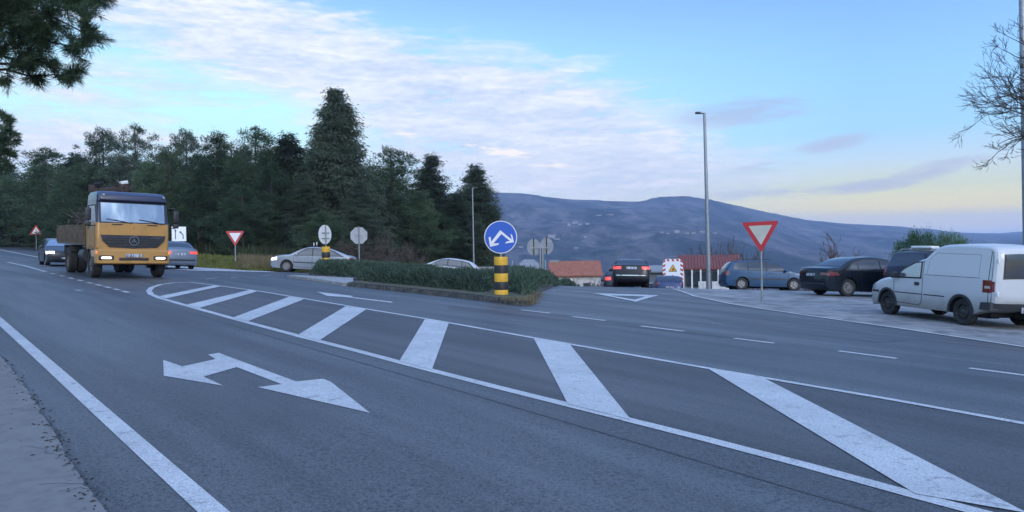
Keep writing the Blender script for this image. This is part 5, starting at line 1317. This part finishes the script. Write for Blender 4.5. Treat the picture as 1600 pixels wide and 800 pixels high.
M['under_growth'] = leafmat('undergrowth', (.02,.028,.014), (.035,.045,.02), (.05,.055,.03), 1)
grass('undergrowth', 60000, ug, .85, .10, 'under_growth', 9, lambda x,y: verge(x,y)-.05)
def lg(g, n):
    q = sw[0]; return np.array([(q[0]-RN.x*d+RD.x*s_, q[1]-RN.y*d+RD.y*s_) for d, s_ in zip(g.uniform(6, 13, n), g.uniform(-60, 8, n))])
grass('verge_grass', 9000, lg, .2, .02, 'grass', 10, lambda x,y: -.04)
# fallen leaves and grit along the shoulder joint
S = []; g = np.random.default_rng(3); C = []; 
for i in range(200):
    k = g.integers(len(sw)-1); t = g.uniform(); p = Vector(sw[k]).lerp(Vector(sw[k+1]), t); d = abs(g.normal())*.10
    C.append((p.x-RN.x*(d-.05), p.y-RN.y*(d-.05), G(p.x, p.y)+.016))
C = np.array(C); D = unit(np.column_stack([g.normal(size=(len(C),2)), np.full(len(C), .08)])); v, f = cards(C, D, .03*g.uniform(.4,1.6,len(C)), .014)
tag(link('leaf_litter', npmesh('leaf_litter', v, f), None, nmat('dead_leaf', (.018,.014,.012),(.04,.03,.022), 30, .9)), kind='stuff')
# ================================================================== SIGNS AND POSTS
def face_to(x, y, tx=0, ty=0): return math.atan2(-(tx-x), (ty-y))     # local +y looks at the target... front is -y
def sgn(name, px, depth, yaw_extra=0, z=None, **tg):
    p = gd(px, depth); 
    if z is not None: p.z = z
    rz = math.atan2(p.x, p.y)*-1+R(yaw_extra)      # local -y faces the camera
    return empty(name, p, rz, **tg)
def disc(b, r, t=.006, y=0, z=0, n=40): b.poly([(u, v+z) for u, v in circ(0, 0, r, n)], 'y', t, y); return b
def arrow(b, a, d, ln, w_, hl, y=-.014):
    """arrow from a in direction d (2-D) with a bent two-barb head"""
    pass
# blue round sign with two white arrows on a striped bollard
def stripe_bollard(e, r, h, n=5):
    z0 = 0.02; hh = (h-z0)/n
    for i in range(n):
        m = M['yellow'] if i % 2 == 0 else M['black']
        MB().lathe([(.001,z0+i*hh),(r*.985,z0+i*hh),(r,z0+i*hh+.012),(r,z0+(i+1)*hh-.012),(r*.985,z0+(i+1)*hh),(.001,z0+(i+1)*hh)], 32, 'z').build('band', m, e)
    MB().cyl((0,0,-.1),(0,0,.03),r*1.12,n=24).build('footing', M['concrete'], e)
e = sgn('direction_sign', 783.5, 21.0, 2, label='blue round sign with two white arrows on a yellow and black striped bollard', cat='road sign')
e.location = (bb.x, bb.y, G(bb.x, bb.y)+.02); s_ = FPX/bb.y
stripe_bollard(e, .195, 1.18)
MB().cyl((0,0,1.1),(0,0,2.2),.03).build('post', M['steel'], e)
zc = zat(785, 370.5, bb.y)-e.location.z; rb = 25.6/s_
b = MB(); disc(b, rb, .02, -.045, zc); b.build('sign_rim', M['white'], e)
b = MB(); disc(b, rb*.95, .006, -.053, zc); b.build('sign_face', M['sblue'], e)
b = MB(); k = rb/25.6      # arrow pixels relative to the sign centre (785,370.5)
def pp(lst): return [((x-785)*k, (370.5-y)*k+zc) for x, y in lst]
b.poly(pp([(784.4,359.6),(787.5,364.2),(773.5,380.2),(782.5,380.0),(781,382.6),(768.3,385.5),(766.2,371),(769.2,369.2),(770.3,377.5)]), 'y', .004, -.059)
b.poly(pp([(784.4,359.6),(802.3,374.6),(800.4,365.2),(803.2,368.2),(805.6,378.8),(791.3,380.4),(794.6,377.4),(799.6,376.8),(784.6,364.6)]), 'y', .004, -.0635)
b.build('arrow', M['white'], e)
# far striped bollard, its sign seen from behind
e = sgn('direction_sign', 509, 36.2, 50, label='far striped bollard with a narrow white sign disc seen from behind, before the silver car', cat='road sign')
stripe_bollard(e, .20, 1.35, 5); sf = FPX/36.2; zc = zat(508, 366.5, 36.2)-e.location.z
b = MB(); disc(b, .46, .012, 0.03, zc); b.build('sign_face', M['white'], e)
MB().cyl((0,-.01,1.2),(0,-.01,zc+.45),.028).box((0,0,zc+.08),(.5,.03,.04)).box((0,0,zc-.18),(.5,.03,.04)).build('post', M['steel'], e)
# octagonal sign from behind
e = sgn('stop_sign', 561, 34.5, -3, label='octagonal sign seen from its grey back, standing behind the left hedge', cat='road sign')
zc = zat(560, 368, 34.5)-e.location.z; ro = .405
b = MB(); b.poly([(ro*math.cos(R(22.5+45*i)), ro*math.sin(R(22.5+45*i))+zc) for i in range(8)], 'y', .012, .04); b.build('sign_face', nmat('dull_sign_back', (.36,.38,.40),(.28,.30,.32), 6, .5), e)
MB().cyl((0,0,0),(0,0,zc+.42),.030).box((0,.02,zc+.0),(.30,.03,.035)).build('post', M['steel'], e)
# give way signs
def tri(r, zc, up=False, rot=0): return [(r*math.cos(R((90 if up else -90)+120*i+rot)), r*math.sin(R((90 if up else -90)+120*i+rot))+zc) for i in range(3)]
def rtri(r, zc, up=False, rot=0, cr=.12):
    P = [Vector(p) for p in tri(r, zc, up, rot)]; out = []
    for i in range(3):
        a, b_, c_ = P[i-1], P[i], P[(i+1)%3]; u = (a-b_).normalized()*r*cr; v = (c_-b_).normalized()*r*cr
        out += [tuple(b_+u), tuple(b_+(u+v)*.33), tuple(b_+v)]
    return out
def giveway(px, base, top, wpx, label, yaw=0, roll=0, tilt=0, z=None, depth=None, rim='white'):
    """px/base: post foot; top: y pixel of the upper edge"""
    d_ = depth
    e = sgn('give_way_sign', px, d_, yaw, z=z, label=label, cat='road sign'); w_ = wpx/(FPX/d_); r = w_/1.732*1.02; zt = zat(px, top, d_)-e.location.z; zc = zt-r*.5
    MB().cyl((0,0,-.1),(0,0,zt-.12),.032).build('post', M['steel'], e)
    MB().poly(rtri(r, zc, rot=roll), 'y', .014, -.045).build('sign_back', M['steel'], e)
    MB().poly(rtri(r*.985, zc, rot=roll, cr=.10), 'y', .004, -.053).build('red_border', M['red'], e)
    MB().poly(rtri(r*.62, zc, rot=roll, cr=.04), 'y', .004, -.059).build('sign_face', M['white'] if rim == 'white' else rim, e)
    MB().box((0,-.02,zc+r*.25),(.30,.03,.03)).build('bracket', M['steel'], e)
    return e
p = onG(1191.5, 473)
giveway(1190, 473, 346, 56, 'large give way sign with faded centre standing before the blue estate', depth=p.y, roll=1.2, yaw=-6, rim=nmat('faded_sign_centre', (.48,.47,.40),(.40,.40,.35), 4, .55)).rotation_euler[1] = R(-.6)
q = gd(368.6, 39.8); zq = G(q.x, q.y)+verge(q.x, q.y)+.0
giveway(367.5, 406, 361, 27, 'small give way sign on the verge between the lorry and the silver car', depth=39.8+1.0, z=zat(368, 405, 40.8))
# triangular warning sign far left
def warn(px, base, depth, wpx, top, label):
    e = sgn('warning_sign', px, depth, 0, z=zat(px, base, depth), label=label, cat='road sign'); w_ = wpx/(FPX/depth); r = w_/1.732*1.05; zt = zat(px, top, depth)-e.location.z; zc = zt-r
    MB().cyl((0,0,-.8),(0,0,zt-.1),.04).build('post', M['steel'], e)
    MB().poly(rtri(r, zc, True), 'y', .012, -.055).build('red_border', M['red'], e)
    MB().poly(rtri(r*.66, zc, True, cr=.06), 'y', .004, -.061).build('sign_face', M['white'], e)
    b = MB(); b.poly([(-.02*r/.5,zc-.18*r/.5),(.02*r/.5,zc-.18*r/.5),(.015*r/.5,zc+.2*r/.5),(-.015*r/.5,zc+.2*r/.5)], 'y', .003, -.066); b.poly([(-.13*r/.5,zc-.12*r/.5),(.12*r/.5,zc-.02*r/.5),(.12*r/.5,zc+.02*r/.5),(-.13*r/.5,zc-.06*r/.5)], 'y', .003, -.070); b.build('symbol', M['black'], e)
    return e
warn(57, 385, 76, 18, 351, 'small triangular warning sign beside the road at the far left')
# white lane sign with arrows
d_ = 44.0; e = sgn('lane_sign', 280, d_, 0, z=zat(280, 401, d_), label='white square lane sign with two black arrows right of the lorry mirror', cat='road sign'); s_ = FPX/d_
k = 1/s_; zc = zat(280, 365.5, d_)-e.location.z
b = MB(); b.box((0,-.04,zc),(20.5*k,.02,22.5*k)); b.build('sign_face', mat('white_board', (.80,.81,.82), .5), e)
b = MB(); b.cyl((-6*k,0,-.6),(-6*k,0,zc+.3),.035).cyl((6*k,0,-.6),(6*k,0,zc+.3),.035); b.build('post', M['steel'], e)
b = MB()
b.poly([(-5.6*k,zc-8*k),(-4.4*k,zc-8*k),(-4.4*k,zc+4.5*k),(-3.2*k,zc+4.5*k),(-5*k,zc+7.5*k),(-6.8*k,zc+4.5*k),(-5.6*k,zc+4.5*k)], 'y', .004, -.056)
b.poly([(5.3*k,zc-8*k),(6.5*k,zc-8*k),(6.5*k,zc-1.5*k),(3.4*k,zc+2.6*k),(4.2*k,zc+3.4*k),(.6*k,zc+4.2*k),(1.4*k,zc+.6*k),(2.4*k,zc+1.6*k),(5.3*k,zc-2.2*k)], 'y', .004, -.056)
b.build('arrow', M['black'], e)
# twin round signs from behind
d_ = 37.5; e = sgn('twin_round_sign', 846, d_, 0, label='two round signs on one grey post seen from behind, above the right hedge', cat='road sign'); s_ = FPX/d_; k = 1/s_
bk = nmat('grey_sign_back', (.26,.28,.30),(.20,.22,.24), 6, .5)
for (cx0, cy0, nm) in ((-12,386,0),(8,384.5,0)):
    zc = zat(846, cy0, d_)-e.location.z; b = MB(); b.poly([(u+cx0*k, v+zc) for u, v in circ(0,0,10.5*k,32,13*k)], 'y', .012, .05); b.build('sign_face', bk, e)
    MB().cyl((cx0*k+ .0,.03,zc-13*k),(cx0*k,.03,zc+14*k),.025).build('bracket', M['plastic'], e)
z1 = zat(846, 388, d_)-e.location.z
MB().cyl((-2*k,0,-.2),(-2*k,0,z1),.055).cyl((1.8*k,0,-.2),(1.8*k,0,z1),.055).box((-1*k,.02,z1+.03),(26*k,.05,.07)).build('post', M['steel'], e)
# small round sign by the house
d_ = 60; e = sgn('speed_sign', 891, d_, 0, label='small round sign in front of the white wall of the orange-roofed house', cat='road sign'); k = d_/FPX; zc = zat(891, 438.5, d_)-e.location.z
disc(MB(), 5.2*k, .012, -.04, zc).build('red_border', M['red'], e); disc(MB(), 4.0*k, .004, -.048, zc).build('sign_face', M['white'], e)
b = MB(); b.poly([(-3*k,zc+2.2*k),(-2.4*k,zc+2.9*k),(3*k,zc-2.2*k),(2.4*k,zc-2.9*k)], 'y', .003, -.052); b.build('symbol', M['plastic'], e)
MB().cyl((0,0,-.1),(0,0,zc),.03).build('post', M['steel'], e)
# thin marker posts behind the silver car
for i, (px, yt, yb) in enumerate([(490.5,379,414),(495,378,414)]):
    d_ = 46; e = sgn('marker_post', px, d_, 0, label=['left one of two thin pale marker posts behind the roof of the silver car','right one of two thin pale marker posts behind the roof of the silver car'][i], cat='post'); z1 = zat(px, yt, d_)-e.location.z
    MB().cyl((0,0,-.1),(0,0,z1),.035,.03).build('post', M['white'], e); MB().box((0,-.035,z1-.25),(.05,.02,.14)).build('reflector', M['tailoff'], e)
# lamp posts
def lamp(px, depth, ytop, armpx, label, r0, z=None, lean=0):
    e = sgn('street_lamp', px, depth, 0, z=z, label=label, cat='street lamp', group=None); h = zat(px, ytop, depth)-e.location.z; k = depth/FPX
    MB().cyl((0,0,-.1),(0,0,h),r0,r0*.55, n=16).build('pole', M['steel'], e)
    MB().cyl((0,0,0),(0,0,.9),r0*1.25,r0*1.2, n=16).box((0,0,.03),(r0*5,r0*5,.05)).build('base', M['steel'], e)
    MB().cyl((0,0,h-.06),(armpx*.35*k,0,h+.02),r0*.4).build('arm', M['steel'], e)
    MB().box((armpx*.65*k,0,h+.02),(abs(armpx)*.62*k,.28,.09), bev=.03, taper=.8, ry=.08*(1 if armpx<0 else -1)).build('lamp_head', M['plastic'], e)
    e.rotation_euler[1] = R(lean); return e
lamp(1107.5, 37.5, 176, -15, 'tall street lamp behind the side road, beside the roadworks board', .115, lean=-1.0)
lamp(740, 58, 294, 10, 'thin street lamp in front of the dark cypresses behind the island', .085, lean=-.2)
lamp(1607, 20, -120, -40, 'near street lamp pole running up the right frame edge', .105, lean=-.9)
# roadworks board
d_ = 51; e = sgn('roadworks_board', 1051, d_, 0, label='tall white roadworks board with red striped border behind the small blue hatchback', cat='road sign'); k = d_/FPX
z0 = zat(1051, 451, d_)-e.location.z; z1 = zat(1051, 404.5, d_)-e.location.z; hw_ = 15.5*k; ch = 5*k
out_ = [(-hw_,z0),(hw_,z0),(hw_,z1-ch),(hw_-ch,z1),(-hw_+ch,z1),(-hw_,z1-ch)]
MB().poly(out_, 'y', .03, 0).build('board', mat('board_white', (.72,.73,.74), .5), e)
sred = mat('stripe_red', (.45,.045,.04), .5); b = MB(); bw = 4.2*k
n_ = 7; hh = (z1-z0)/n_
for sg in (-1,1):
    for i in range(n_):
        x0, x1 = sg*(hw_-bw), sg*hw_; za = z0+i*hh
        zt = min(za+hh*.5+bw*.5, z1-ch*.3)
        b.poly([(x0,za+bw*.5),(x1,za),(x1,min(za+hh*.5,z1-ch)),(x0,zt)], 'y', .004, -.006)
    b.build('striped_border', sred, e); b = MB()
for x0 in (-8.5,-1.2,6.0): b.poly([(x0*k,z1-bw*.9),((x0+3.6)*k,z1-bw*.9),((x0+2.4)*k,z1-.01),((x0-1.0)*k,z1-.01)], 'y', .004, -.006)
b.build('striped_border', sred, e)
def symtri(zc_, r, mf, name):
    MB().poly(rtri(r, zc_, True, cr=.1), 'y', .006, -.012).build('warning_triangle_border', M['black'] if mf == 'orange' else M['red'], e)
    o = MB().poly(rtri(r*.80, zc_, True, cr=.1), 'y', .005, -.019).build('warning_triangle', M[mf], e)
    MB().poly([(-.25*r,zc_-.32*r),(.05*r,zc_-.32*r),(.10*r,zc_-.05*r),(.30*r,zc_-.32*r),(.36*r,zc_-.25*r),(.15*r,zc_+.12*r),(.12*r,zc_+.32*r),(-.02*r,zc_+.30*r),(-.05*r,zc_+.05*r)], 'y', .004, -.025).build('symbol', M['black'], e)
symtri(zat(1051, 420.5, d_)-e.location.z, 7.8*k, 'orange', 'a'); symtri(zat(1052, 437, d_)-e.location.z, 8.2*k, 'white', 'b')
MB().box((-hw_*.6,.05,z0*.5),(.07,.07,z0+.3)).box((hw_*.6,.05,z0*.5),(.07,.07,z0+.3)).build('leg', M['steel'], e)
# ================================================================== BUILDINGS
M['tile'] = nmat('clay_roof_tiles', (.30,.10,.055), (.38,.14,.08), 1.5, .85, 5, (.22,.08,.05), 5)
M['tile_d'] = nmat('dark_red_roof_tiles', (.21,.065,.052), (.16,.05,.045), 1.5, .85, 5)
M['render'] = nmat('white_render', (.62,.62,.60), (.52,.52,.50), .8, .9, 6, (.4,.4,.38), 3)
M['greywall'] = nmat('grey_wall', (.20,.21,.22), (.26,.27,.28), .8, .9)
M['winglass'] = mat('window_glass', (.03,.04,.05), .1, spec=.8)
def house(px, depth, wpx, yeave, yridge, label, wall='render', tile='tile', dep=6, rz=0, z=None, wins=2, name='house', ribs=0, cat='house', group=None, hip=.0, ridgepx=None, slim=0):
    p = gd(px, depth); k = depth/FPX; ze = zat(px, yeave, depth); zr = zat(px, yridge, depth); zb = min(p.z, ze-2.6) if z is None else z
    e = empty(name, (p.x, p.y, zb), -math.atan2(p.x, p.y)+R(rz), label, cat, group); W2 = wpx*k/2; he, hr = ze-zb, zr-zb
    b = MB(); b.box((0,dep/2,(he-.3)/2),(W2*2-.5,dep-.4,he+.3)); b.build('wall', M[wall], e)
    for sg in (-1,1): MB().poly([(.35,he-.18),(dep-.35,he-.18),(dep/2,hr-.18)], 'x', .18, sg*(W2-.35)-.09).build('gable', M[wall], e)
    ov = .35; th = .14
    bm = bmesh.new(); rx = W2-hip
    def q(v): return [bm.verts.new(x) for x in v]
    for zo in (0,):
        A_ = [(-W2,-ov,he-.12),(W2,-ov,he-.12),(rx,dep/2,hr),(-rx,dep/2,hr)]; B_ = [(-W2,dep+ov,he-.12),(W2,dep+ov,he-.12),(rx,dep/2,hr),(-rx,dep/2,hr)]
        for P in (A_, B_):
            t_ = q(P); l_ = q([(x,y,z_-th) for x,y,z_ in P]); bm.faces.new(t_); bm.faces.new(l_[::-1])
            for i in range(4): bm.faces.new((t_[i], l_[i], l_[(i+1)%4], t_[(i+1)%4]))
    if ribs:
        n = int(W2*2/.26)
        for i in range(n):
            x = -W2+.2+i*(2*W2-.4)/(n-1); x2 = max(-rx, min(rx, x)) 
            t_ = q([(x-.06,-ov-.02,he-.115),(x+.06,-ov-.02,he-.115),(x2+.06,dep/2,hr+.01),(x2-.06,dep/2,hr+.01),(x,-ov-.02,he-.05),(x2,dep/2,hr+.07)])
            bm.faces.new((t_[0],t_[3],t_[5],t_[4])); bm.faces.new((t_[1],t_[4],t_[5],t_[2])); bm.faces.new((t_[0],t_[4],t_[1]))
    bmesh.ops.recalc_face_normals(bm, faces=bm.faces); rf = link('roof', bm2me(bm, 'roof'), e, M[tile])
    for i in range(wins):
        x = -W2+(i+.5)*2*W2/wins; w0 = MB().box((x,.17,he*.62),(.95,.08,1.1)).build('window', M['render'], e); MB().box((x,.125,he*.62),(.78,.03,.92)).build('pane', M['winglass'], w0)
    return e, W2, he, hr
e, W2, he, hr = house(899, 96, 84, 428.5, 408.5, 'white house with a plain orange clay roof below the brow, left of the black saloon', wins=0, dep=7, rz=3)
MB().box((-W2+.8,3.6,hr-.1),(1.3,.9,.45)).build('chimney', M['greywall'], e)
for x in (-1.2,1.4): w0 = MB().box((x,.17,he-1.6),(.9,.08,1.0)).build('window', M['greywall'], e); MB().box((x,.12,he-1.6),(.7,.03,.85)).build('pane', M['winglass'], w0)
e, W2, he, hr = house(1108, 64, 98, 416, 399.5, 'long low building with a ribbed red roof behind the tall street lamp', wall='greywall', tile='tile_d', dep=6, ribs=1, wins=0, name='roadside_building', cat='building', rz=2)
for x in np.linspace(-W2+.5, W2-.5, 7): MB().box((x,-.25,he/2-.2),(.12,.12,he)).build('column', M['white'], e)
for i, x in enumerate(np.linspace(-W2+1.0, W2-1.0, 6)):
    w0 = MB().box((x,.16,he-1.1),(.62,.07,1.2)).build('window', M['plastic'], e); MB().box((x,.11,he-1.1),(.5,.03,1.05)).build('pane', M['winglass'], w0)
MB().box((.8,-.6,he-1.85),(W2*1.3,.2,1.2)).build('low_wall', M['render'], e)
e, W2, he, hr = house(1024, 74, 46, 421.5, 416, 'flat grey building between the black saloon and the roadworks board', wall='greywall', tile='greywall', dep=5, wins=4, name='roadside_building', cat='building')
e, W2, he, hr = house(826, 110, 60, 423, 406, 'far grey-roofed house seen between the cypresses and the round sign backs', wall='greywall', tile='greywall', dep=6, hip=2.0, wins=0)
hedge('roadside_shrub', [tuple(gd(px, dp).xy) for px, dp in ((888,52),(916,52),(916,56),(888,56))], 2.0, 'dark green bush at the brow before the white house wall', seed=8, dens=70, ln=.3, wd=.07, cat='shrub')
for i, (px, dp) in enumerate(((925,50),(934,51),(939,49))):
    p = gd(px, dp); o = bare_obj('bare_shrub', sum([bare((0,0,0), (dx, .1, 1), .8, .02, 4, 300+i*5+j, .4, .8, (2,3), 0, .12, .010) for j, dx in enumerate((-.8,-.3,.3,.8))], []), p, 'twigred', cat='shrub', group='leafless bushes by the white house',
      label=['leafless bush at the right end of the white house wall','leafless bush between the white house and the black saloon','low leafless bush right beside the partly hidden dark car'][i]); o.scale = (.55,.55,.62)
# pale wall behind the hedge right of the hatchback
p0, p1 = gd(738, 52), gd(772, 53)
o = MB().box((0,0,.55),((p1-p0).length+1,.25,1.5)).box((0,0,1.33),((p1-p0).length+1.1,.35,.08)).build('low_wall', M['concrete'], None); o.location = ((p0.x+p1.x)/2, 52.5, zat(755, 417, 52.5)-1.37); o.rotation_euler = (0,0,-.02); tag(o, 'low concrete wall behind the hedge, right of the pale hatchback', 'wall')
# ---- houses on the far hillside
def hillpoint(px, py):
    d = ray(px, py); th = math.atan2(d.x, d.y); e_ = d.z/math.hypot(d.x, d.y); r = 1350
    while r < 7000:
        if terrain_z(th, r) > CAMH+e_*r: break
        r += 12
    return r*math.sin(th), r*math.cos(th), terrain_z(th, r)
M['farwall'] = nmat('weathered_pale_render', (.30,.30,.29), (.22,.22,.21), .2, .9)
M['fartile'] = nmat('weathered_roof_tiles', (.20,.12,.09), (.15,.10,.08), .2, .9)
def farhouse(px, py, wpx, hpx, label, m='farwall', tl='fartile'):
    if m == 'render': m = 'farwall'
    if tl == 'render': tl = 'farwall'
    wpx *= .8; hpx *= .9
    x, y, z = hillpoint(px, py); k = y/FPX; W2 = wpx*k/2; H_ = hpx*k
    e = empty('hillside_house', (x, y, z-1), -math.atan2(x, y)+random.uniform(-.3,.3), label, 'house', 'houses scattered over the far hillside')
    MB().box((0,W2*.6,H_*.35),(W2*2,W2*1.2,H_*.9)).build('wall', M[m], e)
    b = MB(); dd = W2*1.2
    b.poly([(-.05*dd,H_*.78),(1.05*dd,H_*.78),(.5*dd,H_*1.12)], 'x', W2*2.1, -W2*1.05); b.build('roof', M[tl], e); return e
for a in [(862,372,14,5.5,'largest white house low on the hillside, right above the twin round signs'),(870,375,12,3,'long low annexe just right of the largest white hillside house'),
          (915,374.5,5,4,'small white hillside house above the orange roof'),(898,350,9,4,'left house of the small white hamlet halfway up the hill','render','render'),
          (907,352,8,3.5,'middle house of the small white hamlet halfway up the hill'),(918,351,7,3,'right house of the small white hamlet halfway up the hill','render','render'),
          (889,353,5,5,'lone narrow house left of the small white hamlet'),(1058,364,9,4.5,'bright white house in the row left of the tall street lamp','render','render'),
          (1034,366,8,3.5,'leftmost grey house in the row left of the tall street lamp','greywall'),(1044,366,6,3,'small pale house between the grey house and the bright white house'),
          (1073,366,8,3,'pale house just right of the bright white house'),(1084,365,8,3,'low pale house nearest the left side of the tall street lamp'),
          (1097,364.5,9,3.5,'reddish-roofed house directly behind the tall street lamp'),(1116,365,8,3,'small house just right of the tall street lamp on the far slope'),
          (814,388,7,4,'small white house on the lower slope right of the blue sign'),(900,389,8,3,'small pale house low on the slope above the orange roof'),
          (936,338,10,2.5,'pale building high on the hillside below the ridge'),(952,337,14,2.5,'wide pale building high on the hillside, right of its neighbour')]:
    farhouse(*a)
# ---- haze
hz = bpy.data.materials.new('haze'); hz.use_nodes = True; t = hz.node_tree; t.nodes.clear()
pv = N('ShaderNodeVolumePrincipled', t); pv.inputs['Color'].default_value = (.50,.66,.97,1); pv.inputs['Density'].default_value = 1.45e-4; pv.inputs['Anisotropy'].default_value = .1
mo = N('ShaderNodeOutputMaterial', t); L(pv.outputs[0], mo.inputs['Volume'], t)
b = MB().box((0,0,0),(19600,19600,1)).build('haze', hz, None, smooth=None)
b.scale = (1,1,560); b.location = (0,0,560/2-250); tag(b, kind='stuff')
